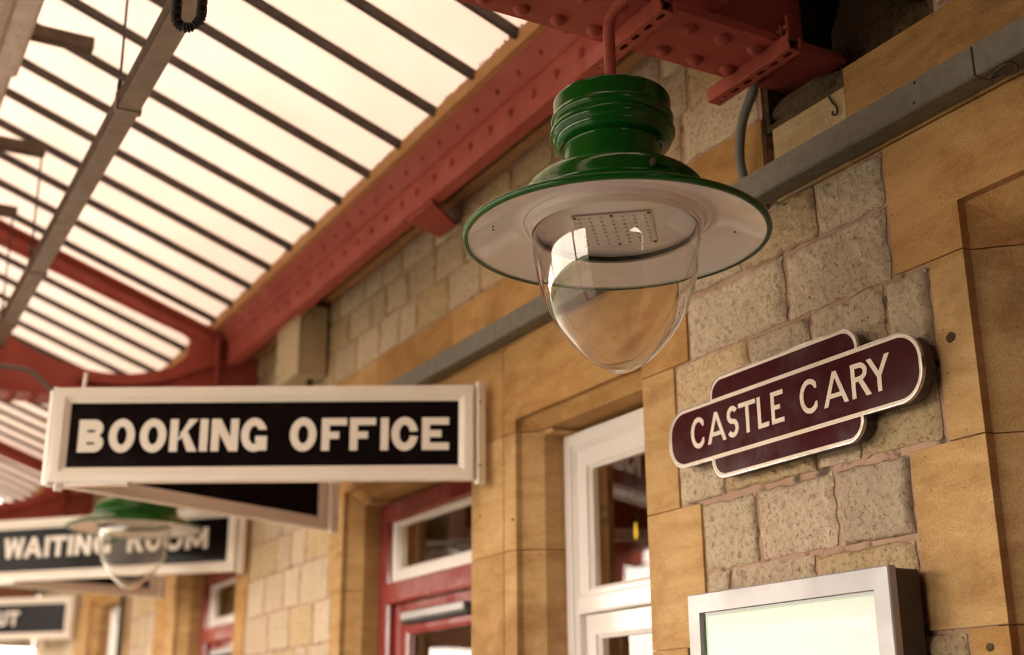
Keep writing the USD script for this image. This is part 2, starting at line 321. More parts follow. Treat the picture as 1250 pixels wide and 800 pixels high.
# ------------------------------------------------------------------ the station building
B = thing('station_building', 'stone station building with honey dressings, rough cream blocks, red door and white window', 'building', (0, 0, 0))
STEP, SPL, REV = 0.023, 0.055, 0.24
#          near arris, far arris, lintel arris z, splay, sill z
OPENINGS = [(0.45, 1.695, 2.650, 0.12, 0.0), (2.860, 3.600, 2.585, SPL, 0.9), (3.910, 5.130, 2.585, SPL, 0.0),
            (6.640, 7.860, 2.585, SPL, 0.0), (9.380, 10.480, 2.585, SPL, 0.9)]
def cutter(o, grow=0.0):
    a, b, zl, s, z0 = o; a, b, zl = a - grow, b + grow, zl + grow
    st = bx(-0.1, STEP, a, b, z0 - 0.3, zl)
    pts = [(STEP - 1e-4, y, z) for y in (a, b) for z in (z0 - 0.3, zl)] + [(STEP + s, y, z) for y in (a + s, b - s) for z in (z0 - 0.3, zl - s)]
    fr = trimesh.convex.convex_hull(np.array(pts))
    inn = bx(STEP + s - 1e-4, 0.6, a + s, b - s, z0 - 0.3, zl - s)
    return man(st) + man(fr) + man(inn)
CUT = [cutter(o) for o in OPENINGS]
ASH = ['ashlar_honey', 'ashlar_amber', 'ashlar_gold', 'ashlar_pale', 'ashlar_gold']
def ashlar(y0, y1, z0, z1, look=None, cuts=(), proud=0.0, depth=REV, gap=-0.0006):
    s = rbx(-proud, depth, y0 + gap, y1 - gap, z0 + gap, z1 - gap, 0.0010)
    # worn, slightly uneven face
    if cuts:
        m = man(s)
        for c in cuts: m = m - CUT[c]
        s = tri(m)
    part(B, 'ashlar_block', s, look or random.choice(ASH))

# the wall's core (mortar shows in the joints), with the openings and the girder pocket left out
POCKET = (1.70, 2.285, 3.055, 3.52)
core = man(bx(0.007, 0.34, -3.0, 13.0, 0.0, 3.53))
for o in OPENINGS: core = core - cutter(o, 0.03) - man(bx(-.1, .6, o[0] - .02 + o[3], o[1] + .02 - o[3], o[4], o[2]))
core = core - man(bx(-0.1, 0.2, 2.242, 2.282, 2.87, 3.1))
core = core - man(bx(-0.1, 0.30, POCKET[0], POCKET[1], POCKET[2], POCKET[3]))
part(B, 'wall_core', tri(core), 'mortar')

def rock(y0, y1, z0, z1, look, cell, seed, proud=0.008, gap=0.0056, depth=0.05, gy=0.0068, amp=1.0):
    """one rock faced block: an uneven front sheet with a wavering edge and four sides running back into the mortar"""
    y0, y1, z0, z1 = y0 + gy, y1 - gy, z0 + gap, z1 - gap
    ny = max(4, int(round((y1 - y0) / cell))); nz = max(3, int(round((z1 - z0) / cell)))
    Y, Z = np.meshgrid(np.linspace(0, 1, ny + 1), np.linspace(0, 1, nz + 1), indexing='ij')
    P = np.stack([np.zeros_like(Y), y0 + (y1 - y0) * Y, z0 + (z1 - z0) * Z], -1)
    edge = np.minimum(np.minimum(Y, 1 - Y) * (y1 - y0), np.minimum(Z, 1 - Z) * (z1 - z0))
    wob = (meshkit.noise(P * 38 + seed, seed) - 0.5) * 0.011; wob2 = (meshkit.noise(P * 38 + seed + 31, seed + 5) - 0.5) * 0.011
    fall = np.exp(-edge / 0.012)
    P[..., 1] += wob * fall; P[..., 2] += wob2 * fall
    rise = 1 - np.exp(-edge / 0.0045)
    P[..., 0] = 0.004 - amp * rise * (proud + 0.011 * (meshkit.fbm(P * 21 + seed, 4, seed) - 0.35) + 0.012 * (meshkit.noise(P * np.array([60, 60, 75]) + seed, seed + 2) - 0.5) + 0.010 * (meshkit.noise(P * 5 + seed, seed) - 0.5))
    v = P.reshape(-1, 3); idx = np.arange(len(v)).reshape(ny + 1, nz + 1); f = []
    a, b, c, d = idx[:-1, :-1].ravel(), idx[1:, :-1].ravel(), idx[1:, 1:].ravel(), idx[:-1, 1:].ravel()
    f = np.concatenate([np.stack([a, c, b], 1), np.stack([a, d, c], 1)])
    loop = np.concatenate([idx[:, 0], idx[-1, 1:], idx[-2::-1, -1], idx[0, -2:0:-1]]); n = len(loop)
    bk = v[loop].copy(); bk[:, 0] = depth; base = len(v); v = np.vstack([v, bk]); k = np.arange(n); k2 = (k + 1) % n
    f = np.concatenate([f, np.stack([loop[k], loop[k2], base + k2], 1), np.stack([loop[k], base + k2, base + k], 1)])
    part(B, 'stone_block', trimesh.Trimesh(v, f, process=False), look, smooth=35)
ROCKS = ['rock_cream', 'rock_cream', 'rock_buff', 'rock_pink']
SEED = [11]
def course(z0, z1, ys, cell, looks=ROCKS, proud=0.008, gy=0.0068, amp=1.0):
    for a, b in zip(ys[:-1], ys[1:]):
        SEED[0] += 3
        dz = random.uniform(-0.004, 0.004)
        rock(min(a, b), max(a, b), z0 + dz, z1 + random.uniform(-0.004, 0.004), random.choice(looks), cell, SEED[0], proud, gy=gy, amp=amp)
def run(y0, y1, lo, hi):
    ys = [y0]
    while ys[-1] < y1 - hi: ys.append(ys[-1] + random.uniform(lo, hi))
    if y1 - ys[-1] < lo * 0.6: ys.pop()
    return ys + [y1]

# blocks round the name plate (joints as they lie in the wall)
NEAR = 0.0105
course(2.714, 2.850, [1.890, 2.112, 2.40, 2.638], NEAR)
course(2.540, 2.714, [1.893, 2.238, 2.638], NEAR)
course(2.360, 2.540, [1.792, 1.925, 2.165, 2.394, 2.706], NEAR)
course(2.160, 2.360, [1.798, 2.036, 2.174, 2.512, 2.710], NEAR)
course(1.978, 2.155, [1.899, 2.127, 2.398, 2.616], NEAR)
course(1.790, 1.978, [1.901, 2.210, 2.515, 2.615], NEAR)
course(1.600, 1.785, [1.795, 2.05, 2.36, 2.70], 0.02)
course(1.410, 1.600, [1.795, 2.15, 2.45, 2.70], 0.03)
for z0 in (0.0, 0.2, 0.4, 0.6, 0.8, 1.0, 1.2): course(z0, z0 + 0.2 + (0.01 if z0 == 1.2 else 0), run(1.795, 2.70, 0.25, 0.4), 0.08)
# upper wall over the string course
UP = [3.108, 3.267, 3.415, 3.530]
row1 = [2.29, 2.622, 2.93, 3.22, 3.53, 3.861, 4.119, 4.409, 4.577, 4.782, 5.039]
row2 = [2.29, 2.583, 2.86, 3.10, 3.42, 3.70, 3.989, 4.238, 4.494, 4.72, 4.891, 5.139]
row3 = [2.29, 2.456, 2.71, 3.05, 3.33, 3.62, 4.011, 4.253, 4.558, 4.771, 4.973]
for k, row in enumerate((row1, row2, row3)):
    course(UP[k], UP[k + 1], row + run(row[-1], 6.75, 0.17, 0.30)[1:], 0.014, gy=0.010, amp=0.6)
    course(UP[k], UP[k + 1], run(6.75, 13.0, 0.25, 0.42), 0.05, gy=0.013, amp=0.4)
    course(UP[k], UP[k + 1], run(-3.0, 1.695, 0.25, 0.42), 0.03)
# between the red door and the next one
course(2.510, 2.850, [5.29, 5.62, 5.95, 6.25, 6.44], 0.03, gy=0.013, amp=0.4)
course(2.337, 2.510, [5.285, 5.589, 5.799, 6.01, 6.44], 0.022, gy=0.013, amp=0.4)
course(2.150, 2.337, [5.285, 5.658, 5.886, 6.17, 6.44], 0.022, gy=0.013, amp=0.4)
course(1.967, 2.150, [5.245, 5.463, 5.775, 6.081, 6.44], 0.022, gy=0.013, amp=0.4)
course(1.790, 1.967, [5.245, 5.53, 5.70, 5.98, 6.44], 0.022, gy=0.013, amp=0.4)
for z0 in (0.0, 0.2, 0.4, 0.6, 0.8, 1.0, 1.2, 1.4, 1.6): course(z0, z0 + (0.2 if z0 < 1.6 else 0.19), run(5.25, 6.44, 0.28, 0.42), 0.08)
# between the second door and the far window, and the far end
for z0 in (1.40, 1.59, 1.78, 1.967, 2.150, 2.337, 2.51):
    z1 = z0 + 0.186 if z0 < 2.5 else 2.85
    course(z0, z1, run(8.36, 9.06, 0.2, 0.36), 0.04, gy=0.013, amp=0.4); course(z0, z1, run(11.0, 13.0, 0.3, 0.5), 0.06)
# dark rubble in the pocket beside and above the girder seat
SEED[0] = 900
def boulder(c, r, seed, look='rubble_dark'):
    s = trimesh.creation.icosphere(subdivisions=3, radius=1.0); v = s.vertices
    d = 0.72 + 0.5 * meshkit.fbm(v * 1.6 + seed, 3, seed)
    s.vertices = v * d[:, None] * np.array(r) + np.array(c); part(B, 'rubble_stone', s, look, smooth=40)
part(B, 'pocket_lining', tri(man(bx(0.012, 0.299, POCKET[0] + .001, POCKET[1] - .001, POCKET[2] + .001, POCKET[3] - .001)) - man(bx(-0.1, 0.28, POCKET[0] + .02, POCKET[1] - .02, POCKET[2] + .02, POCKET[3] - .02))), 'rubble_dark')  # dark lining added so the pocket reads as a shaded void
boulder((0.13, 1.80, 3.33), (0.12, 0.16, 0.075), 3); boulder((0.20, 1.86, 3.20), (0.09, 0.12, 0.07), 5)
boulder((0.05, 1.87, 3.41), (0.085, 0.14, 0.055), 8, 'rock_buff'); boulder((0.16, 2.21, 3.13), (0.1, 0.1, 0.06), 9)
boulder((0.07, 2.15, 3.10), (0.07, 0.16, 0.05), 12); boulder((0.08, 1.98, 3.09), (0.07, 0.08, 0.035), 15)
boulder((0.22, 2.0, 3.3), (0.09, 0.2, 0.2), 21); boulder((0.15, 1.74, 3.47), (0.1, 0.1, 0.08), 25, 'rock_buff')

# dressed stone: string course behind the trunking
ashlar(-3.0, -0.9, 2.850, 3.092); ashlar(-0.9, 0.55, 2.850, 3.092, 'ashlar_shaded'); ashlar(0.55, 1.978, 2.850, 3.094, 'ashlar_shaded', proud=0.004)
ashlar(1.978, 2.236, 2.850, 3.046, 'ashlar_pale', proud=0.006); ashlar(2.285, 2.62, 2.850, 3.100, 'ashlar_amber')
yy = 2.62
for L in (0.66, 0.80, 0.72, 0.85, 0.9, 0.8, 1.0, 0.9, 1.1, 1.2, 0.9, 0.54):
    ashlar(yy, min(yy + L, 13.0), 2.850, 3.104, random.choice(['ashlar_amber', 'ashlar_honey', 'ashlar_amber'])); yy += L
    if yy >= 12.99: break
# dressings of the openings
ashlar(-0.4, 1.886, 2.545, 2.846, 'ashlar_amber', [0]); ashlar(1.60, 1.788, 2.156, 2.541, 'ashlar_honey', [0])
ashlar(1.60, 1.894, 1.786, 2.152, 'ashlar_honey', [0]); ashlar(1.60, 1.790, 1.40, 1.782, 'ashlar_amber', [0]); ashlar(1.60, 1.79, 0.0, 1.397, None, [0])
ashlar(2.644, 3.680, 2.545, 2.846, 'ashlar_amber', [1]); ashlar(2.712, 2.95, 2.158, 2.541, 'ashlar_honey', [1])
ashlar(2.622, 2.95, 1.800, 2.154, 'ashlar_honey', [1]); ashlar(2.706, 2.95, 1.40, 1.797, 'ashlar_honey', [1]); ashlar(2.706, 2.95, 0.0, 1.397, None, [1])
for z0, z1 in ((2.158, 2.541), (1.790, 2.154), (1.40, 1.787), (0.0, 1.397)):
    ashlar(3.48, 3.682, z0, z1, 'ashlar_honey', [1]); ashlar(3.682, 4.0, z0, z1, 'ashlar_honey', [2], proud=0.003)
ashlar(3.684, 5.286, 2.545, 2.846, 'ashlar_amber', [2])
for z0, z1, y in ((2.172, 2.541, 5.282), (1.790, 2.168, 5.240), (1.40, 1.787, 5.282), (0.0, 1.397, 5.24)): ashlar(5.0, y, z0, z1, 'ashlar_honey', [2])
ashlar(6.446, 8.02, 2.545, 2.846, 'ashlar_amber', [3])
for z0, z1, y, y2 in ((2.172, 2.541, 6.446, 8.03), (1.790, 2.168, 6.47, 8.06), (1.40, 1.787, 6.446, 8.03), (0.0, 1.397, 6.446, 8.03)):
    ashlar(y, 6.76, z0, z1, None, [3]); ashlar(7.74, y2, z0, z1, 'ashlar_honey', [3]); ashlar(y2 + .002, y2 + 0.29, z0, z1, 'ashlar_amber')
ashlar(9.07, 10.78, 2.545, 2.846, 'ashlar_amber', [4])
for z0, z1 in ((2.172, 2.541), (1.790, 2.168), (1.40, 1.787), (0.0, 1.397)):
    ashlar(9.10, 9.5, z0, z1, 'ashlar_honey', [4]); ashlar(10.36, 10.95, z0, z1, 'ashlar_honey', [4])
for ky, kz, kr in ((1.752, 2.365, 0.013), (3.845, 2.30, 0.008), (3.80, 2.66, 0.006), (5.16, 2.33, 0.008), (1.744, 1.745, 0.010), (3.62, 2.255, 0.006), (1.45, 2.985, 0.008)):
    kn = trimesh.creation.icosphere(subdivisions=2, radius=1.0); kn.vertices *= (1 + 0.35 * (meshkit.noise(kn.vertices * 2 + ky * 9, 5) - 0.5))[:, None]; kn.vertices = kn.vertices * [0.0035, kr, kr * 0.8] + [-0.0005, ky, kz]
    part(B, 'stone_knot', kn, 'rubble_dark', smooth=50)
# wall plate under the eaves beam
part(B, 'upper_wall', bx(0.003, 0.34, -13.0, 13.0, 3.661, 6.0), 'mortar')  # added above view to stop sky light leaking over the wall
part(B, 'gutter_lining', bx(-0.262, 0.004, -13.0, 13.0, 3.708, 3.716), 'dark_case')  # unseen cover plate, added to close the same light leak
part(B, 'near_wall', bx(0.0, 0.34, -13.0, -3.001, 0.0, 3.66), 'mortar')
part(B, 'wall_plate', rbx(-0.034, 0.20, -3.0, 13.0, 3.532, 3.66), 'timber')
# rooms behind the openings
room = bx(0.345, 3.6, -3.0, 13.0, 0.02, 3.0); room.invert()
rm = man(bx(0.345, 3.6, -3.0, 13.0, -0.02, 3.0)) - man(bx(0.30, 3.5, -2.9, 12.9, 0.02, 2.9))
part(B, 'inner_room', tri(rm), 'interior_brown')

mat('candle_bulb', {'e': ('emission', {'color': (1.0, 0.56, 0.05), 'strength': 0.4})}, [], surface='e.emission')
mat('fill_bulb', {'e': ('emission', {'color': (1.0, 0.62, 0.16), 'strength': 34.0})}, [], surface='e.emission')  # unseen fill light, added to brighten the room
for px, py, pz in ((1.2, 4.67, 2.425), (1.2, 4.95, 2.435)):
    q = part(B, 'pendant_lamp', cat(tube([(px, py, pz + 0.06), (px, py, 3.0)], 0.004, 8), lathe([(0, 0.075), (0.02, 0.072), (0.022, 0.05), (0, 0.05)], 12).apply_translation((px, py, pz))), 'dark_iron', smooth=40)
    part(q, 'bulb', lathe([(0, -0.025), (0.004, -0.018), (0.0065, 0.0), (0.005, 0.025), (0.003, 0.049), (0, 0.049)], 12).apply_translation((px, py, pz)), 'candle_bulb', smooth=50)
q = part(B, 'pendant_lamp', tube([(2.2, 3.0, 2.62), (2.2, 3.0, 3.0)], 0.004, 8), 'dark_iron', smooth=40)  # extra lamp added out of view to light the room
part(q, 'bulb', trimesh.creation.icosphere(subdivisions=2, radius=0.09).apply_translation((2.2, 3.0, 2.55)), 'fill_bulb', smooth=50)
def rail_bar(parent, name, x, d, y0, y1, z0, z1, look, r=0.004): return part(parent, name, rbx(x, x + d, y0, y1, z0, z1, r), look)
def sheet(x, y0, y1, z0, z1): return trimesh.Trimesh([(x, y0, z0), (x, y1, z0), (x, y1, z1), (x, y0, z1)], [(0, 2, 1), (0, 3, 2)], process=False)   # a glass pane as one sheet, facing -x
def pane(parent, x, y0, y1, z0, z1): return part(parent, 'pane', sheet(x, y0, y1, z0, z1), 'window_glass')
def frame_x(y0, y1, z0, z1, w, x0, x1, bev=0.012):
    """mitred timber frame in the wall plane facing -x: flat face then a bevel to the glass"""
    f = ring_frame(y1 - y0, z1 - z0, [(0.0, -(x1 - x0)), (0.0, -0.003), (0.003, 0.0), (w - bev, 0.0), (w - bev, -0.004), (w, -0.016), (w, -(x1 - x0))])
    return to_plane(f, (x0, y1, z0), np.array([0, -1.0, 0]), np.array([-1.0, 0, 0]))
def sash_window(o):
    a, b, zl, s, z0 = o; a, b, zt = a + s, b - s, zl - s
    w = part(B, 'window', frame_x(a + 0.001, b - 0.001, z0, zt - 0.001, 0.055, 0.150, 0.235), 'white_gloss')
    mid = 1.985
    u = part(w, 'upper_sash', frame_x(a + 0.05, b - 0.05, mid - 0.03, zt - 0.05, 0.075, 0.168, 0.205), 'white_gloss')
    part(w, 'meeting_rail', rbx(0.160, 0.205, a + 0.054, b - 0.054, mid - 0.036, mid + 0.020, 0.006), 'white_gloss')
    l = part(w, 'lower_sash', frame_x(a + 0.05, b - 0.05, z0 + 0.03, mid - 0.038, 0.075, 0.188, 0.226), 'white_gloss')
    pane(w, 0.190, a + 0.12, b - 0.12, mid + 0.04, zt - 0.12); pane(w, 0.212, a + 0.12, b - 0.12, z0 + 0.1, mid - 0.10)
    part(w, 'sill', rbx(0.05, 0.24, a, b, z0 - 0.05, z0 - 0.001, 0.006), 'ashlar_pale')
sash_window(OPENINGS[1]); sash_window(OPENINGS[4])
def station_door(o):
    a, b, zl, s, _ = o; a, b, zt = a + s, b - s, zl - s
    d = part(B, 'door', frame_x(a + 0.001, b - 0.001, 0.0, zt - 0.001, 0.085, 0.150, 0.235), 'red_gloss')
    part(d, 'transom', rbx(0.140, 0.235, a + 0.06, b - 0.06, 2.105, 2.190, 0.008), 'red_gloss')
    part(d, 'fanlight', frame_x(a + 0.087, b - 0.087, 2.193, zt - 0.087 + 0.04, 0.058, 0.172, 0.215), 'white_gloss')
    pane(d, 0.196, a + 0.13, b - 0.13, 2.23, zt - 0.09)
    part(d, 'door_leaf', frame_x(a + 0.087, b - 0.087, 0.01, 2.103, 0.125, 0.185, 0.232), 'red_gloss')
    pane(d, 0.208, a + 0.20, b - 0.20, 0.9, 1.99)
    part(d, 'lower_panel', rbx(0.200, 0.225, a + 0.20, b - 0.20, 0.12, 0.9), 'red_gloss')
    cl = part(d, 'door_closer', rbx(0.160, 0.182, a + 0.30, b - 0.22, 2.012, 2.060, 0.008), 'cable_black')
    part(cl, 'closer_bar', rbx(0.146, 0.1595, a + 0.31, b - 0.235, 2.028, 2.060, 0.005), 'aluminium')
station_door(OPENINGS[2]); station_door(OPENINGS[3])
a0 = OPENINGS[0]
part(B, 'side_door', frame_x(a0[0] + a0[3], a0[1] - a0[3], 0.0, a0[2] - a0[3], 0.09, 0.18, 0.235), 'red_gloss')
part(B, 'door_panel', bx(0.21, 0.23, a0[0] + a0[3], a0[1] - a0[3], 0.0, a0[2] - a0[3]), 'red_gloss')

# ------------------------------------------------------------------ canopy
SLOPE, EX, EZ, RX = 0.372, -0.25, 3.694, -2.60
def gz(x): return EZ + SLOPE * (EX - x) if x > RX else EZ + SLOPE * (EX - RX) - SLOPE * (RX - x)
C = thing('platform_canopy', 'glazed platform canopy of translucent panes between dark bars', 'canopy', (-2.6, 5.0, 0))
FX = 2 * RX - EX
def slope_box(x0, x1, y0, y1, lo, hi):
    """bar lying in the glazing slope between x0 and x1, from lo to hi above the glazing's underside"""
    p = [(x, y, gz(x) + h) for x in (x0, x1) for y in (y0, y1) for h in (lo, hi)]
    return trimesh.convex.convex_hull(np.array(p))
Y0, DY, NB = 3.075 - 0.3 * 4, 0.3, 38
for k in range(24):  # opaque boards added over the unseen near end to cut light
    yb_ = Y0 - 0.62 * k
    part(C, 'roof_board', slope_box(EX + 0.012, RX + 0.03, yb_ - 0.617, yb_, 0.0, 0.02), 'roof_board')
    part(C, 'roof_board', slope_box(RX - 0.03, FX, yb_ - 0.617, yb_, 0.0, 0.02), 'roof_board')
YS = Y0 - 0.62 * 24
for k in range(NB):
    y = Y0 + DY * k
    part(C, 'glazing_bar', slope_box(EX - 0.004, RX + 0.02, y - 0.0108, y + 0.0108, -0.034, -0.001), 'bar_brown')
    if k < NB - 1:
        j = random.uniform(0, 0.03)
        part(C, 'glazing_pane', slope_box(EX + 0.012 - j * 0.4, RX + 0.03, y + 0.003, y + DY - 0.003, 0.002, 0.008), 'canopy_glass')
        if k % 2 == 0: part(C, 'roof_board', slope_box(RX - 0.03, FX, y + 0.002, min(y + 2 * DY, Y0 + DY * (NB - 1)) - 0.002, 0.0, 0.02), 'roof_board')  # unseen outer slope boarded over to cut light from above
for k in range(10):
    part(C, 'end_fascia', rbx(-0.002 - 0.5 * (k + 1) + 0.002, -0.002 - 0.5 * k, 13.02, 13.05, 2.47, gz(max(min(-0.25 - 0.5 * k, EX), FX + 0.3)) - 0.02), 'roof_board')
# unseen boarded screens, added behind the camera end to block light
for k in range(23):
    part(C, 'screen_board', rbx(FX - 0.02, FX + 0.03, YS + 0.6 * k + 0.003, YS + 0.6 * (k + 1) - 0.003, 0.0, 3.70), 'roof_board')
for k in range(8):
    part(C, 'screen_board', rbx(FX + 0.03 + 0.6 * k + 0.003, min(FX + 0.03 + 0.6 * (k + 1), 0) - 0.003, YS, YS + 0.04, 0.0, 3.66), 'roof_board')
YE = Y0 + DY * (NB - 1)
part(C, 'ridge_board', rbx(RX - 0.03, RX + 0.03, YS, YE, gz(RX) - 0.16, gz(RX) + 0.03), 'timber')
# eaves fillet with mossy edge
fil = prism(Polygon([(-0.276, 3.640), (-0.276, 3.6925), (-0.12, 3.6925), (-0.12, 3.664), (-0.22, 3.643)]), YS, YE, 'y')
part(C, 'eaves_board', fil, 'timber')
mb = []
for i in range(170):
    y = random.uniform(2.6, 9.0); r = random.uniform(0.002, 0.0055)
    s = trimesh.creation.icosphere(subdivisions=1, radius=r); s.vertices *= [1.1, random.uniform(1, 2.2), 0.5]; s.vertices += (rng.random(s.vertices.shape) - .5) * r * 0.5
    s.apply_translation((-0.272 - random.uniform(0, 0.008), y, 3.691 + random.uniform(0, 0.006))); mb.append(s)
part(C, 'moss', cat(*mb), 'moss_tan', kind='stuff')
# scalloped valance along the platform edge
sc = [(YS, 3.30)]; y = YS
while y < YE - 0.15:
    for t in np.linspace(0, math.pi, 7)[1:]: sc.append((y + 0.075 - 0.075 * math.cos(t), 3.36 - 0.06 * math.sin(t)))
    y += 0.15
part(C, 'valance', prism(Polygon([(YS, 3.72)] + sc + [(y, 3.72)]), FX - 0.03, FX, 'x'), 'white_paint')

# riveted wall beam carrying the eaves, one between each pair of girders
GY = [2.167, 6.46, 10.753]
def wall_beam(label, ya, yb):
    w = thing('wall_beam', label, 'beam', (-0.2, ya, 3.44), 'riveted wall beams')
    part(w, 'gutter_sole', prism(Polygon([(-0.2, 3.566), (-0.252, 3.642), (-0.13, 3.642), (-0.13, 3.566)]), ya, yb), 'red_paint')
    part(w, 'web', prism(Polygon([(-0.2, 3.449), (-0.2, 3.560), (-0.207, 3.563), (-0.207, 3.571), (-0.19, 3.571), (-0.175, 3.55), (-0.175, 3.449)]), ya, yb), 'red_paint')
    part(w, 'bottom_flange', rbx(-0.2005, -0.147, ya, yb, 3.441, 3.4495, 0.002), 'red_paint')
    part(w, 'bracket_plate', prism(Polygon([(-0.195, ya + 1.58), (-0.195, ya + 1.80), (-0.02, ya + 1.88), (-0.02, ya + 1.74)]), 3.425, 3.438, 'z'), 'red_paint')
    n = int((yb - ya - 0.1) / 0.1445)
    for i in range(n):
        y = ya + 0.11 + 0.1445 * i
        part(w, 'rivet', orient(dome_rivet(0.016, 0.013, 10), (-1, 0, 0), (-0.2, y, 3.510)), 'red_paint', smooth=60)
        part(w, 'bolt', orient(dome_rivet(0.010, 0.010, 6), (-0.82, 0, -0.56), (-0.2245, y + 0.05, 3.602)), 'red_paint', smooth=60)
    return w
wb = wall_beam('red riveted iron beam under the canopy eaves between the green lamp and the sign', GY[0] + 0.11, GY[1] - 0.11)
copy_of(wb, 'wall_beam', 'red riveted iron beam beyond the arched girder, above the far signs', 'beam', (-0.2, GY[1] + 0.11, 3.44), 'riveted wall beams')

# arched plate girders across the platform
def girder(label, y0):
    G = thing('canopy_girder', label, 'girder', (-2.6, y0, 3.18), 'arched canopy girders')
    outer = Polygon([(0.05, 3.19), (0.05, 3.58), (-0.13, 3.600), (-2.6, 4.515), (-5.07, 3.600), (-5.07, 3.19)])
    h1 = spline([(-0.40, 3.600), (-0.385, 3.545), (-0.414, 3.469), (-0.525, 3.400), (-0.717, 3.354), (-0.913, 3.359), (-1.116, 3.410), (-1.30, 3.50), (-1.41, 3.62), (-1.455, 3.78), (-1.46, 3.90), (-1.44, 3.965), (-1.36, 3.940), (-0.60, 3.672)], 5, True)
    h1 = Polygon(h1).buffer(0)
    h2 = affinity.scale(h1, -1, 1, origin=(-2.6, 0))
    h3 = Polygon([(-1.75, 3.42), (-1.75, 4.03), (-2.6, 4.35), (-3.45, 4.03), (-3.45, 3.42)]).buffer(-0.06).buffer(0.06)
    part(G, 'web_plate', prism(outer.difference(h1).difference(h2).difference(h3), y0 - 0.007, y0 + 0.007), 'red_paint')
    part(G, 'bottom_flange', rbx(-5.07, 0.10, y0 - 0.103, y0 + 0.103, 3.180, 3.194, 0.002), 'red_paint')
    for s in (-1, 1):
        part(G, 'bottom_angle', cat(rbx(-5.06, 0.09, y0 + s * 0.008, y0 + s * 0.099, 3.1945, 3.206, 0.002), rbx(-5.06, 0.06, y0 + s * 0.0072, y0 + s * 0.018, 3.206, 3.27, 0.002)), 'red_paint')
        for sx in (1, -1):
            top = [(-2.6 + sx * 2.45, 3.600 + 0.0), (-2.6, 4.50)]
            p = Polygon([(-2.6 + sx * 2.45, 3.602), (-2.6, 4.512), (-2.6, 4.50), (-2.6 + sx * 2.45, 3.590)])
            part(G, 'rafter_angle', cat(prism(p, y0 + s * 0.0075, y0 + s * 0.060), prism(affinity.translate(Polygon([(-2.6 + sx * 2.45, 3.59), (-2.6, 4.50), (-2.6, 4.43), (-2.6 + sx * 2.45, 3.52)]), 0, 0), y0 + s * 0.0075, y0 + s * 0.017)), 'red_paint')
        rib = spline([(-0.02, 3.555), (-0.157, 3.490), (-0.312, 3.425), (-0.517, 3.335), (-0.72, 3.288), (-0.93, 3.290)], 6)
        part(G, 'arch_rib', cat(*[trimesh.convex.convex_hull(np.array([(q[0], y0 + s * yy_, q[1] + dz) for q in (rib[i], rib[i + 1]) for yy_ in (0.0075, 0.055) for dz in (0, 0.011)])) for i in range(len(rib) - 1)]), 'red_paint')
        br = Polygon([(-1.40, 3.20), (-1.40, 3.56), (-1.33, 3.49), (-1.27, 3.436), (-1.08, 3.20)])
        part(G, 'gusset_plate', prism(br, y0 + s * 0.016, y0 + s * 0.085), 'red_paint')
        part(G, 'stiffener', rbx(-0.245, -0.235, y0 + s * 0.0075, y0 + s * 0.07, 3.27, 3.60), 'red_paint')
    for i in range(50):
        for dy in (-0.052, 0.060):
            x = -0.052 - 0.0985 * i - (0.0 if dy < 0 else -0.003)
            part(G, 'rivet', orient(dome_rivet(0.0205, 0.018, 10), (0, 0, -1), (x, y0 + dy - 0.005 * 0, 3.180)), 'red_paint', smooth=60)
    part(G, 'column', lathe([(0, 0), (0.16, 0), (0.16, 0.12), (0.11, 0.2), (0.085, 0.3), (0.075, 2.7), (0.10, 2.75), (0.10, 2.8), (0.075, 2.85), (0.13, 3.1), (0.13, 3.18), (0, 3.18)], 24).apply_translation((-4.7, y0, 0.0)), 'red_paint', smooth=40)
    return G
g1 = girder('dark red riveted girder with domed rivets right above the green lamp', GY[0])
copy_of(g1, 'canopy_girder', 'red arched girder with rounded opening above the BOOKING OFFICE sign', 'girder', (-2.6, GY[1], 3.18), 'arched canopy girders')
copy_of(g1, 'canopy_girder', 'red arched girder farthest along, blurred behind the left end of the nearest sign', 'girder', (-2.6, GY[2], 3.18), 'arched canopy girders')

# slotted channels clamped under the near girder
def channel(label, x, ya, yb):
    t = thing('slotted_channel', label, 'metal channel', (x, (ya + yb) / 2, 3.139), 'slotted channels under the girder')
    w, h, z0 = 0.0205, 0.041, 3.1385
    m = man(rbx(x - w, x + w, ya, yb, z0, z0 + h, 0.002)) - man(bx(x - w + 0.0028, x + w - 0.0028, ya - 1, yb + 1, z0 + 0.0028, z0 + h + 1))
    y = ya + 0.027
    while y < yb - 0.02:
        sl = LineString([(x, y - 0.008), (x, y + 0.008)]).buffer(0.0065)
        m = m - man(prism(sl, z0 - 0.01, z0 + 0.01, 'z')); y += 0.05
    part(t, 'channel', tri(m), 'red_paint')
    part(t, 'backing', bx(x - w + 0.004, x + w - 0.004, ya + 0.01, yb - 0.01, z0 + 0.030, z0 + 0.034), 'dark_iron')
    for yy_, hh in ((ya + 0.018, 0.10), (ya + 0.040, 0.085)):
        r = part(t, 'clamp_bolt', tube([(x - 0.004, yy_, z0 + 0.01), (x - 0.004, yy_, z0 + hh)], 0.004, 8), 'red_paint')
        part(r, 'nut', lathe([(0, 0), (0.011, 0), (0.011, 0.009), (0, 0.009)], 6).apply_translation((x - 0.004, yy_, z0 + 0.062)), 'red_paint')
    return t
channel('red slotted channel across the girder just behind the lamp stem', -0.475, 2.025, 2.335)
channel('red slotted channel across the girder nearest the wall, clamp bolts at its end', -0.108, 2.020, 2.335)

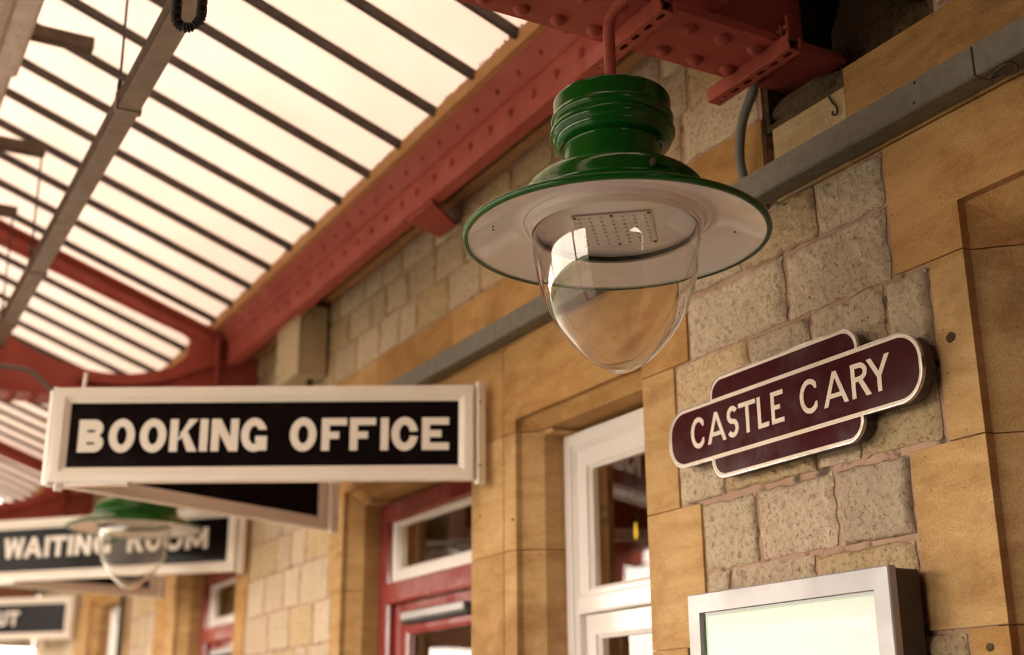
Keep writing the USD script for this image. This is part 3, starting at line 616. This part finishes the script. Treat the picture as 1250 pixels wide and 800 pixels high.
# ------------------------------------------------------------------ lamps
LC = np.array([-0.588, 2.095, 2.595])
L1 = thing('platform_lamp', 'large near green enamelled lamp with white shade and clear glass globe', 'lamp', LC, 'green platform lamps')
def lam(m): m = m.copy(); m.apply_translation(LC); return m
def arc(p0, p1, c, n=5): return [tuple(np.array(p0) * (1 - t) ** 2 + 2 * np.array(c) * t * (1 - t) + np.array(p1) * t * t) for t in np.linspace(0, 1, n)]
body = [(0, 0.326), (0.02, 0.326)] + arc((0.115, 0.325), (0.129, 0.312), (0.129, 0.325)) + [(0.129, 0.284), (0.1295, 0.281)] + arc((0.1295, 0.281), (0.1295, 0.262), (0.1385, 0.2715), 6) \
    + [(0.1295, 0.262), (0.129, 0.256)] + arc((0.129, 0.256), (0.129, 0.226), (0.1445, 0.241), 7) + [(0.129, 0.226)] + arc((0.129, 0.224), (0.107, 0.207), (0.127, 0.208), 5) + [(0.1060, 0.205), (0.1060, 0.140), (0.108, 0.1365)]
part(L1, 'canister', lam(lathe(body, 128)), 'lamp_green', smooth=32)
coll = [(0.1058, 0.1362), (0.140, 0.1355)] + arc((0.142, 0.135), (0.198, 0.088), (0.188, 0.127), 8) + [(0.2025, 0.075), (0.2045, 0.071), (0.2035, 0.067), (0.2045, 0.056)]
part(L1, 'collar', lam(lathe(coll, 128)), 'lamp_green', smooth=32)
sh_o = [(0.2040, 0.058), (0.25, 0.040), (0.305, 0.0125), (0.318, 0.0085)] + [(0.3195 + 0.0075 * math.sin(t), 0.001 + 0.0075 * math.cos(t)) for t in np.linspace(0, math.pi * 1.25, 10)]
part(L1, 'shade', lam(lathe(sh_o, 160)), 'lamp_green', smooth=32)
sh_i = [(0.3185, -0.0045), (0.315, -0.001), (0.30, 0.0065), (0.25, 0.031), (0.221, 0.041)] + arc((0.219, 0.041), (0.205, 0.036), (0.213, 0.044), 4) + arc((0.205, 0.036), (0.194, 0.036), (0.1995, 0.028), 6) + [(0.190, 0.033), (0.186, 0.0235), (0.0, 0.0225)]
part(L1, 'reflector', lam(lathe(sh_i, 160)), 'shade_white', smooth=32)
part(L1, 'globe_ring', lam(lathe([(0.1800, 0.010), (0.1800, 0.0235), (0.1785, 0.0235), (0.1785, 0.010)], 128, True)), 'shade_white', smooth=32)
part(L1, 'gasket', lam(lathe([(0.1728, 0.0135), (0.1728, 0.0225), (0.1705, 0.0225), (0.1705, 0.0135)], 128, True)), 'gasket', smooth=32)  # dark ring paints the shadow gap round the globe top
gp = spline([(0.1768, 0.0130), (0.177, -0.02), (0.172, -0.062), (0.157, -0.130), (0.129, -0.190), (0.084, -0.248), (0.044, -0.281), (0.018, -0.2935), (0.0, -0.297)], 9)
gi = []
for i in range(len(gp)):
    t = gp[min(i + 1, len(gp) - 1)] - gp[max(i - 1, 0)]; n = np.array([t[1], -t[0]]) / np.linalg.norm(t); q = gp[i] + n * 0.0030; q[0] = max(q[0], 0); gi.append(q)
gi[-1][0] = 0.0; gi[-1][1] = gp[-1][1] + 0.0032; gi = [q for k, q in enumerate(gi) if k == len(gi) - 1 or q[0] > 0.004]
globe = lathe(list(map(tuple, gp)) + list(map(tuple, gi[::-1])), 160, True); globe.fix_normals()
part(L1, 'globe', lam(globe), 'globe_glass', smooth=40)
th = math.radians(-40); ux, uy = np.array([math.cos(th), math.sin(th), 0]), np.array([-math.sin(th), math.cos(th), 0])
def turned(m): m = m.copy(); R4 = np.eye(4); R4[:3, 0], R4[:3, 1] = ux, uy; m.apply_transform(R4); return lam(m)
ledb = part(L1, 'led_board', turned(rbx(-0.083, 0.083, -0.088, 0.088, 0.0190, 0.0220, 0.001)), 'led_board')
for i in range(7):
    for j in range(8):
        part(ledb, 'led_chip', turned(rbx(-0.069 + i * 0.023 - 0.0028, -0.069 + i * 0.023 + 0.0028, -0.0735 + j * 0.021 - 0.0028, -0.0735 + j * 0.021 + 0.0028, 0.0168, 0.0189, 0.0006)), 'led_chip')
for (sx_, sy_) in ((-1, -1), (1, -1), (-1, 1), (1, 1), (0, 1), (0, -1)):
    part(ledb, 'screw', turned(lathe([(0, 0.0172), (0.0035, 0.0172), (0.0035, 0.0189)], 8).apply_translation((sx_ * 0.077, sy_ * 0.082, 0))), 'dark_iron')
for ang in (149, 153, -22): part(L1, 'screw', lam(lathe([(0, 0), (0.0035, 0), (0.0035, 0.006)], 8).apply_translation((0.262 * math.cos(math.radians(ang)), 0.262 * math.sin(math.radians(ang)), 0.0245))), 'dark_iron')
la = math.radians(-99)
def onc(m):
    R4 = trimesh.transformations.rotation_matrix(la, [0, 0, 1]); m = m.copy(); m.apply_transform(R4); return lam(m)
part(L1, 'latch', onc(rbx(0.190, 0.209, -0.003, 0.028, 0.080, 0.090, 0.002)), 'lamp_green')
part(L1, 'latch_knuckle', onc(rbx(0.190, 0.212, -0.014, -0.004, 0.077, 0.094, 0.003)), 'gasket')
sp_ = spline([(0, 0, 0.327), (0, 0, 0.44), (0, 0, 0.505), (0.004, -0.012, 0.537), (0.012, -0.040, 0.559), (0.02, -0.085, 0.566), (0.025, -0.13, 0.567)], 7)
part(L1, 'stem', lam(tube(sp_, 0.0135, 16)), 'red_paint', smooth=40)
part(L1, 'socket', lam(lathe([(0.0, 0.3265), (0.021, 0.3265), (0.021, 0.343), (0.0165, 0.352), (0.0165, 0.365), (0.0, 0.365)], 24)), 'red_paint', smooth=40)
copy_of(L1, 'platform_lamp', 'smaller looking far green lamp hanging before the WAITING ROOM sign', 'lamp', (-0.597, 6.40, 2.565), 'green platform lamps')

# ------------------------------------------------------------------ lettering (monoline capitals drawn as shapes)
def stroke(pts, s, cap='flat'): return LineString(pts).buffer(s / 2, cap_style=cap, join_style='mitre', quad_segs=10)
def ell(cx, cy_, rx, ry, n=64): return Polygon([(cx + rx * math.cos(t), cy_ + ry * math.sin(t)) for t in np.linspace(0, 2 * math.pi, n, endpoint=False)])
def glyph(c, W, s):
    """capital of height 1, width W and stroke s"""
    R = lambda a, b, c_, d: sbox(a, b, c_, d)
    o = lambda: ell(W / 2, 0.5, W / 2, 0.52).difference(ell(W / 2, 0.5, W / 2 - s, 0.52 - s))
    if c == 'I': return R(0, 0, s, 1)
    if c == 'E': return unary_union([R(0, 0, s, 1), R(0, 0, W, s * .93), R(0, 1 - s * .93, W, 1), R(0, .5 - s * .45, W * .72, .5 + s * .45)])
    if c == 'F': return unary_union([R(0, 0, s, 1), R(0, 1 - s * .93, W, 1), R(0, .47 - s * .45, W * .70, .47 + s * .45)])
    if c == 'L': return unary_union([R(0, 0, s, 1), R(0, 0, W, s * .93)])
    if c == 'T': return unary_union([R(W / 2 - s / 2, 0, W / 2 + s / 2, 1), R(0, 1 - s * .93, W, 1)])
    if c == 'O': return o()
    if c == 'C':
        k = 0.10 if s > .2 else 0.28
        return o().difference(Polygon([(W * .55, .5 - k * .6), (W + .3, .5 - k), (W + .3, .5 + k), (W * .55, .5 + k * .6)]) if s > .2 else R(W * .86, .0, W + 1, 1)).difference(R(W * .6, .5 - k * .7, W + 1, .5 + k * .7) if s <= .2 else Polygon())
    if c == 'G': return unary_union([o().difference(R(W * .6, .44, W + 1, .66)), R(W * .55, .28, W, .46), R(W - s, .02, W, .46)])
    if c == 'B':
        b1 = R(0, 0, W - .28, .56).union(ell(W - .29, .28, .29, .28)); b2 = R(0, .44, W - .30, 1).union(ell(W - .31, .735, .28, .265))
        h1 = R(s * 1.08, .235, W * .66, .31); h2 = R(s * 1.08, .61, W * .66, .69)
        return b1.union(b2).difference(h1).difference(h2)
    if c == 'K':
        return unary_union([R(0, 0, s, 1), Polygon([(s * .9, .33), (W - s * 1.15, 1), (W, 1), (s * 1.3, .38), (W * .45, .55)]).convex_hull.intersection(Polygon([(s * .8, .22), (s * .8, .55), (W - s * 1.2, 1), (W, 1), (W * .62, .55), (W * .5, .40)])), Polygon([(W * .36, .60), (W - s * 1.22, 0), (W, 0), (W * .60, .66)])])
    if c == 'N': return unary_union([R(0, 0, s, 1), R(W - s, 0, W, 1), Polygon([(0, 1), (s * 1.15, 1), (W, 0), (W - s * 1.15, 0)])])
    if c == 'A':
        k = s * 1.08
        return unary_union([Polygon([(0, 0), (k, 0), (W / 2 + k * .45, 1), (W / 2 - k * .45, 1)]), Polygon([(W, 0), (W - k, 0), (W / 2 - k * .45, 1), (W / 2 + k * .45, 1)]), R(W * .24, .22, W * .76, .22 + s * .85)])
    if c == 'W':
        k = s * 1.0; q = W / 4
        return unary_union([Polygon([(0, 1), (k, 1), (q + k * .45, 0), (q - k * .45, 0)]), Polygon([(2 * q - k * .4, 1), (2 * q + k * .4, 1), (q + k * .45, 0), (q - k * .45, 0)]),
                            Polygon([(2 * q - k * .4, 1), (2 * q + k * .4, 1), (3 * q + k * .45, 0), (3 * q - k * .45, 0)]), Polygon([(W, 1), (W - k, 1), (3 * q - k * .45, 0), (3 * q + k * .45, 0)])])
    if c == 'M': return unary_union([R(0, 0, s, 1), R(W - s, 0, W, 1), Polygon([(0, 1), (s * 1.1, 1), (W / 2 + s * .5, .12), (W / 2 - s * .5, .12)]), Polygon([(W, 1), (W - s * 1.1, 1), (W / 2 - s * .5, .12), (W / 2 + s * .5, .12)])])
    if c == 'U': return unary_union([R(0, .35, s, 1), R(W - s, .35, W, 1), ell(W / 2, .37, W / 2, .39).difference(ell(W / 2, .37, W / 2 - s, .39 - s)).intersection(R(-1, -1, 2, .37))])
    if c == 'Y': return unary_union([R(W / 2 - s / 2, 0, W / 2 + s / 2, .5), Polygon([(0, 1), (s * 1.15, 1), (W / 2 + s * .5, .45), (W / 2 - s * .5, .42)]), Polygon([(W, 1), (W - s * 1.15, 1), (W / 2 - s * .5, .45), (W / 2 + s * .5, .42)])])
    if c == 'R':
        bowl = ell(W * .42, .73, W * .46, .27).difference(ell(W * .42, .73, max(W * .46 - s, .02), .27 - s * .95)).intersection(R(W * .40, 0, 2, 2))
        return unary_union([R(0, 0, s, 1), R(s * .9, 1 - s * .95, W * .43, 1), R(s * .9, .46, W * .43, .46 + s * .95), bowl, Polygon([(W * .36, .5), (W * .36 + s * 1.15, .5), (W + .03, 0), (W - s * 1.15, 0)])])
    if c == 'S':
        t1 = np.radians(np.linspace(30, 270, 22)); t2 = np.radians(np.linspace(90, -150, 22)); h = s / 2
        r1, r2 = .25 - h * .5, .27 - h * .5
        p = [(W / 2 + (W / 2 - h) * .94 * math.cos(t), 1.01 - h - r1 + r1 * math.sin(t)) for t in t1]; zc = 1.01 - h - 2 * r1
        r2 = (zc - (-0.01 + h)) / 2
        p += [(W / 2 + (W / 2 - h) * math.cos(t), zc - r2 + r2 * math.sin(t)) for t in t2[1:]]
        return stroke(p, s)
def letters(text, height, s, spots):
    """list of (letter, polygon) from spots = [(left, width), ...] in metres"""
    return [(ch, affinity.translate(affinity.scale(glyph(ch, w / height, s), height, height, origin=(0, 0)), u, 0)) for ch, (u, w) in zip(text, spots)]
def extr(poly, n0, n1): # (u, v, n)
    return prism(poly, n0, n1, 'z')

# ------------------------------------------------------------------ V-shaped projecting signs
def v_sign(label, front_a, front_b, back_b, u0, u1, z0, z1, text, spots, base, height, s, bw=0.055):
    t = thing('projecting_sign', label, 'sign', (front_b[0], front_b[1], z0), 'projecting signs on the wall')
    A, Bf, Bb = (np.array([p[0], p[1], 0.0]) for p in (front_a, front_b, back_b))
    d = (Bf - A) / np.linalg.norm(Bf - A); n = np.array([d[1], -d[0], 0]); n = n if n[1] < 0 else -n
    W, H = u1 - u0, z1 - z0
    prof = [(0.0, -0.022), (0.0, 0.010), (0.004, 0.016), (0.012, 0.018), (bw - 0.022, 0.016), (bw - 0.016, 0.009), (bw - 0.006, 0.005), (bw, -0.002), (bw, -0.02), (0.0, -0.022)]
    def board(o, ud, nd, wd, lab):
        o = o + [0, 0, z0]
        b = part(t, 'board', to_plane(extr(sbox(bw - 0.006, bw - 0.006, wd - bw + 0.006, H - bw + 0.006), -0.012, 0.0), o, ud, nd), 'sign_black', label=lab)
        part(t, 'frame', to_plane(ring_frame(wd, H, prof), o, ud, nd), 'white_paint', smooth=30)
        return b, o
    bd, o = board(A + d * u0, d, n, W, 'black board lettered ' + text.lower())
    for ch, p in letters(text.replace(' ', ''), height, s, spots):
        part(bd, 'letter', to_plane(extr(affinity.translate(p, -u0, base - z0), 0.0005, 0.004), o, d, n), 'sign_letter')
    # rear board, seen from inside the V
    P0 = A + d * (u0 + 0.005); db = Bb - P0; wb_ = np.linalg.norm(db); db = db / wb_; nb = np.array([db[1], -db[0], 0]); nb = nb if nb[1] < 0 else -nb
    board(P0 + nb * -0.03, db, nb, wb_, 'plain black rear board')
    # cap where both boards meet, wall battens, iron pins
    cpt = A + d * (u0 - 0.012)
    cap = np.array([cpt + n * 0.008, cpt - n * 0.026, cpt - n * 0.040 + d * 0.03, cpt + n * 0.008 + d * 0.011])
    part(t, 'end_cap', prism(Polygon([(q[0], q[1]) for q in cap]), z0 - 0.008, z1 + 0.004, 'z'), 'white_gloss')
    for E, dd, nn in ((Bf, d, n), (Bb, db, nb)):
        q = E + dd * 0.016 - nn * 0.004
        bt = part(t, 'batten', rbx(q[0] - 0.014, q[0] + 0.017, q[1] - 0.014, q[1] + 0.014, z0 - 0.012, z1 + 0.012, 0.003), 'white_paint')
        for zz in (z0 + 0.05, z1 - 0.06): part(bt, 'screw', orient(dome_rivet(0.006, 0.003, 8), nn, np.array([q[0], q[1], zz]) + nn * 0.0138), 'dark_iron')
    m_ = A + d * (u0 + 0.085) - n * 0.012
    part(t, 'pin', tube([m_ + [0, 0, z1 - 0.01], m_ + [0.003, 0, z1 + 0.058]], 0.0075, 8), 'white_paint')
    m_ = A + d * (u0 + 0.05) + n * 0.002
    part(t, 'strap', cat(rbx(m_[0] - 0.03, m_[0] + 0.0, m_[1] - 0.02, m_[1] + 0.0, z0 - 0.03, z0 - 0.003, 0.003), to_plane(extr(sbox(0.03, -0.008, 0.27, -0.001), -0.03, 0.012), A + d * u0 + [0, 0, z0], d, n)), 'white_gloss')
    return t
v_sign('white framed black sign lettered BOOKING OFFICE', (-1.32, 4.47), (-0.06, 3.775), (-0.09, 5.03), 0.0, 1.436, 2.406, 2.736, 'BOOKING OFFICE',
       [(0.087, 0.086), (0.191, 0.088), (0.297, 0.089), (0.399, 0.094), (0.501, 0.027), (0.540, 0.092), (0.642, 0.088), (0.808, 0.090), (0.916, 0.085), (1.012, 0.088), (1.117, 0.029), (1.154, 0.090), (1.258, 0.092)], 2.511, 0.1125, 0.238)
v_sign('blurred black sign lettered WAITING ROOM behind the far lamp', (-1.2, 7.62), (-0.06, 6.44), (-0.09, 7.90), 0.03, 1.632, 2.388, 2.722, 'WAITING ROOM',
       [(0.208, 0.130), (0.338, 0.118), (0.470, 0.028), (0.506, 0.100), (0.618, 0.028), (0.660, 0.100), (0.775, 0.098), (0.985, 0.098), (1.095, 0.104), (1.212, 0.104), (1.332, 0.132)], 2.512, 0.110, 0.25)
v_sign('small far sign ending in the letters UT, cut by the left edge', (-1.2, 12.05), (-0.06, 10.93), (-0.09, 12.4), -0.06, 1.604, 2.335, 2.668, 'WAY OUT',
       [(0.40, 0.125), (0.53, 0.105), (0.635, 0.105), (0.80, 0.10), (0.915, 0.092), (1.018, 0.10)], 2.447, 0.115, 0.24)

# ------------------------------------------------------------------ station name plate
N = thing('name_plate', 'maroon enamel station name plate reading CASTLE CARY on the rough stone wall', 'sign', (-0.02, 2.225, 2.31))
XF = -0.055
def rr(u0, v0, u1, v1, r): return sbox(u0 + r, v0 + r, u1 - r, v1 - r).buffer(r, quad_segs=14)
# u runs to the right as one reads: u = 2.666 - y
bar = rr(0.0, 2.239, 0.882, 2.392, 0.066); plate = unary_union([rr(0.177, 2.187, 0.705, 2.446, 0.050)])
outl = unary_union([bar, plate]).buffer(-0.006).buffer(0.006)
ud, nd, oo = np.array([0, -1.0, 0]), np.array([-1.0, 0, 0]), np.array([XF, 2.666, 0])
def nm(poly, n0, n1): return to_plane(extr(poly, n0, n1), oo, ud, nd)
part(N, 'back_plate', nm(outl.buffer(-0.006), -0.042, -0.0072), 'dark_case')
part(N, 'enamel_plate', nm(outl, -0.007, 0.0), 'white_enamel')
w = 0.0105
inner = bar.buffer(-w)
part(N, 'name_field', nm(inner, 0.0, 0.0012), 'maroon_enamel')
pl_in = plate.buffer(-w)
part(N, 'upper_field', nm(pl_in.difference(bar).intersection(sbox(-1, 2.3, 2, 3)), 0.0, 0.0012), 'maroon_enamel')
part(N, 'lower_field', nm(pl_in.difference(bar).intersection(sbox(-1, 2.0, 2, 2.3)), 0.0, 0.0012), 'maroon_enamel')
rim = outl.difference(outl.buffer(-0.0035))
part(N, 'rim', nm(rim, -0.0065, 0.0022), 'chrome')
nmf = N + '/name_field'
for ch, p in letters('CASTLECARY', 0.077, 0.155, [(0.096, 0.062), (0.163, 0.075), (0.243, 0.044), (0.290, 0.064), (0.360, 0.040), (0.410, 0.044), (0.511, 0.066), (0.588, 0.078), (0.678, 0.056), (0.727, 0.068)]):
    part(nmf, 'letter', nm(affinity.translate(p, 0, 2.280), 0.0012, 0.0022), 'white_enamel')

# ------------------------------------------------------------------ notice case
K = thing('notice_case', 'aluminium framed notice case with a train times poster, below the name plate', 'notice board', (-0.02, 2.21, 0.95))
ya, yb, za, zb = 1.881, 2.552, 0.95, 1.911
part(K, 'case', rbx(-0.094, -0.018, ya + 0.004, yb - 0.004, za + 0.004, zb - 0.004, 0.003), 'dark_case')
part(K, 'wall_frame', rbx(-0.018, 0.006, ya + 0.03, yb - 0.03, za + 0.03, zb - 0.03, 0.003), 'gasket')
part(K, 'frame', frame_x(ya, yb, za, zb, 0.048, -0.108, -0.088, 0.003), 'aluminium')
part(K, 'poster', bx(-0.0958, -0.0948, ya + 0.052, yb - 0.056, za + 0.05, zb - 0.052), 'poster_paper')
part(K, 'poster_edge', cat(bx(-0.0966, -0.0959, yb - 0.0605, yb - 0.051, za + 0.05, zb - 0.052), bx(-0.0966, -0.0959, ya + 0.05, yb - 0.0606, zb - 0.0545, zb - 0.051)), 'poster_green')
tm = meshkit.text_mesh('to train times', 0.028, 0.0006)
tm.apply_translation((-tm.bounds[1][0], 0, 0)); tm.apply_scale((0.303 / (tm.bounds[1][0] - tm.bounds[0][0]), 1, 1))
part(K, 'headline', to_plane(tm, (-0.0959, 1.955, 1.797), np.array([0, -1.0, 0]), np.array([-1.0, 0, 0])), 'poster_ink')
part(K, 'pane', sheet(-0.0985, ya + 0.046, yb - 0.046, za + 0.046, zb - 0.046), 'case_glass')

# ------------------------------------------------------------------ wall trunking, conduits, box, small iron
T = thing('wall_trunking', 'grey galvanised cable trunking running along the stone string course', 'cable trunking', (-0.03, 5, 2.855))
for i, (p, q) in enumerate(((-2.5, 1.556), (1.558, 4.55), (4.552, 7.5), (7.502, 10.4), (10.402, 13.0))):
    part(T, 'length', rbx(-0.063, -0.004, p, q, 2.856, 2.926, 0.003), 'galvanised')
    part(T, 'lid', rbx(-0.0655, -0.0632, p + 0.001, q - 0.001, 2.858, 2.9245, 0.001), 'galvanised')
    part(T, 'screw', orient(dome_rivet(0.004, 0.002, 8), (-1, 0, 0), (-0.0655, (p + q) / 2, 2.89)), 'dark_iron')
for y in (1.713, 1.72): part(T, 'screw', orient(dome_rivet(0.004, 0.003, 8), (-1, 0, 0), (-0.0655, y, 2.915 if y < 1.715 else 2.87)), 'dark_iron')
whole('wire_ring', tube([(-0.045 + 0.016 * math.cos(t), 1.505 + 0.030 * math.sin(t), 2.846 + 0.004 * math.sin(t * 2)) for t in np.linspace(0, 2 * math.pi, 28, endpoint=False)], 0.0035, 8, True), 'dark_iron',
      'thin dark wire ring hanging under the grey trunking', 'wire', smooth=40)
whole('flexible_conduit', tube(spline([(-0.085, 2.20, 3.165), (-0.07, 2.222, 3.142), (-0.06, 2.285, 3.078), (-0.045, 2.322, 3.004), (-0.036, 2.325, 2.95), (-0.036, 2.325, 2.926)], 8), 0.0125, 14), 'conduit_grey',
      'grey bent conduit running from the red channel down to the trunking', 'conduit', smooth=40)
whole('iron_hook', tube(spline([(-0.012, 2.022, 3.040), (-0.014, 2.012, 3.02), (-0.014, 1.998, 3.0), (-0.016, 1.998, 2.982), (-0.022, 2.005, 2.982), (-0.022, 2.005, 2.99)], 5), 0.0028, 8), 'dark_iron',
      'small dark iron hook on the pale stone under the girder end', 'hook', smooth=40)
S = thing('junction_box', 'cream painted box fixed high on the wall under the red beam', 'electrical box', (0, 5.5, 3.165))
part(S, 'case', rbx(-0.142, -0.012, 5.372, 5.66, 3.165, 3.505, 0.006), 'cream_box')
part(S, 'lid', rbx(-0.158, -0.1425, 5.366, 5.666, 3.160, 3.510, 0.005), 'cream_box')
part(S, 'gland', orient(lathe([(0, 0), (0.016, 0), (0.016, 0.03), (0, 0.03)], 12), (0, 0, -1), (-0.06, 5.46, 3.165)), 'dark_iron', smooth=40)
for z in (3.20, 3.29): part(S, 'screw', orient(dome_rivet(0.008, 0.004, 8), (-1, 0, 0), (-0.158, 5.64, z)), 'dark_iron')
for yy_ in (9.07,):
    whole('downpipe', tube([(-0.05, yy_, 0.0), (-0.05, yy_, 2.7)], 0.022, 12), 'dark_iron', 'thin dark downpipe on the pale blocks below the far lamp', 'pipe', smooth=40)

# ------------------------------------------------------------------ overhead: moulded rail, stubs, tray on rods, cable coil
R_ = thing('moulded_rail', 'white moulded rail with peeling paint under the canopy at top left', 'rail', (-1.65, 5, 3.8))
def ogee(x0, x1, z0, z1): return Polygon([(x1, z0 + 0.012), (x1, z1), (x0, z1), (x0, z0 + 0.03), (x0 + 0.012, z0 + 0.012), (x0 + 0.03, z0), (x0 + 0.06, z0 + 0.004), (x0 + 0.075, z0 + 0.016), (x1 - 0.03, z0 + 0.004), (x1 - 0.012, z0 + 0.002)])
part(R_, 'sleeve', prism(ogee(-1.735, -1.586, 3.80, 3.93), 1.9, 4.34), 'gutter_white')
part(R_, 'rail', prism(ogee(-1.725, -1.600, 3.812, 3.93), 4.34, 13.0), 'gutter_white')
for y in (2.2, 3.3, 4.27, 5.26, 6.02, 7.0, 8.0, 9.0): part(R_, 'timber_stub', rbx(-1.66, -1.352, y - 0.024, y + 0.024, 3.932, 3.982, 0.004), 'stub_wood')
CT = thing('overhead_tray', 'long square brown trunking hung on rods under the glazed canopy', 'cable trunking', (-1.33, 5, 3.4))
TX0, TX1, TZ0, TZ1 = -1.366, -1.302, 3.396, 3.452
for p, q in ((1.5, 4.23), (4.232, 7.2), (7.202, 10.2), (10.202, 13.0)): part(CT, 'length', rbx(TX0, TX1, p, q, TZ0, TZ1, 0.002), 'trunking_brown'); part(CT, 'lid', rbx(TX0 - 0.003, TX0 - 0.0003, p + 0.002, q - 0.002, TZ0 + 0.003, TZ1 - 0.001, 0.001), 'trunking_side_shade')  # this side lid is added to carry the painted shade
for y in (3.60, 5.22, 6.02, 7.0, 8.0, 9.0):
    c = part(CT, 'clamp', cat(bx(TX0 - 0.008, TX1 + 0.004, y - 0.014, y + 0.014, TZ0 - 0.004, TZ0 - 0.0005), bx(TX0 - 0.008, TX0 - 0.0035, y - 0.014, y + 0.014, TZ0, TZ1 + 0.004), bx(TX1 + 0.0005, TX1 + 0.006, y - 0.014, y + 0.014, TZ0 - 0.004, TZ1 + 0.004), bx(TX0, TX1, y - 0.014, y + 0.014, TZ1 + 0.0005, TZ1 + 0.004)), 'trunking_brown')
    part(c, 'ring', tube([(-1.366, y + 0.020 * math.cos(t), TZ1 + 0.028 + 0.022 * math.sin(t)) for t in np.linspace(0, 2 * math.pi, 20, endpoint=False)], 0.0045, 8, True), 'dark_iron', smooth=40)
    part(CT, 'rod', tube([(-1.366, y + 0.0, TZ1 + 0.05), (-1.366, y + 0.02, 3.96 if y > 4 else 4.07)], 0.0042, 8), 'dark_iron', smooth=40)
def coil():
    # long link of ribbed flexible hose hooked over the tray
    pts = []
    for t in np.linspace(0, math.pi, 30): pts.append((0.030 * math.cos(t + math.pi) * 1.0, -0.034 * math.sin(t)))
    left = [(pts[0][0], z) for z in np.linspace(0.52, 0.0, 60)]; right = [(pts[-1][0], z) for z in np.linspace(0.0, 0.52, 60)]
    P = left[:-1] + pts + right[1:]
    d = np.array([0.83, -0.55, 0]); o = np.array([-1.405, 2.600, 3.172])
    q = np.array([o + d * a + np.array([0, 0, b]) for a, b in P]); L = np.cumsum(np.r_[0, np.linalg.norm(np.diff(q, axis=0), axis=1)])
    u = np.linspace(0, L[-1], 360); qq = np.stack([np.interp(u, L, q[:, k]) for k in range(3)], -1)
    return tube(qq, 0.0105 + 0.0022 * np.sign(np.sin(u * 2 * math.pi / 0.0075)), 12)
whole('cable_hose', coil(), 'cable_black', 'black ribbed hose hanging in a loop beside the overhead trunking', 'hose', smooth=50)
whole('curved_cable', tube(spline([(-1.62, 6.24, 3.24), (-1.42, 6.24, 3.262), (-1.21, 6.25, 3.262), (-1.139, 6.25, 3.226), (-1.07, 6.26, 3.172)], 8), 0.011, 10), 'conduit_grey', 'grey cable arching across the red girder left of the nearest sign', 'cable', smooth=40)

# ------------------------------------------------------------------ hedge and trees across the line
lv = []
for i in range(5200):
    y = random.uniform(-30, 60); h = 0.8 + 1.9 * float(meshkit.fbm(np.array([y * 0.16, 3.1, 0.4]), 3, 4)) ** 1.5; z = -1.2 + random.random() ** 0.8 * (h + 1.4)
    c = np.array([-21 + random.uniform(-1.6, 1.6) - 0.02 * y, y, z]); a = rng.normal(size=3); a /= np.linalg.norm(a); b = np.cross(a, rng.normal(size=3)); b /= np.linalg.norm(b)
    s = random.uniform(0.2, 0.42); lv.append([c - a * s, c + b * s * 0.7, c + a * s, c - b * s * 0.7])
lv = np.array(lv).reshape(-1, 3); ix = np.arange(len(lv)).reshape(-1, 4)
whole('far_hedge', trimesh.Trimesh(lv, np.concatenate([ix[:, [0, 1, 2]], ix[:, [0, 2, 3]]]), process=False), 'hedge_leaf', 'leafy hedge across the railway line', 'hedge', kind='stuff')
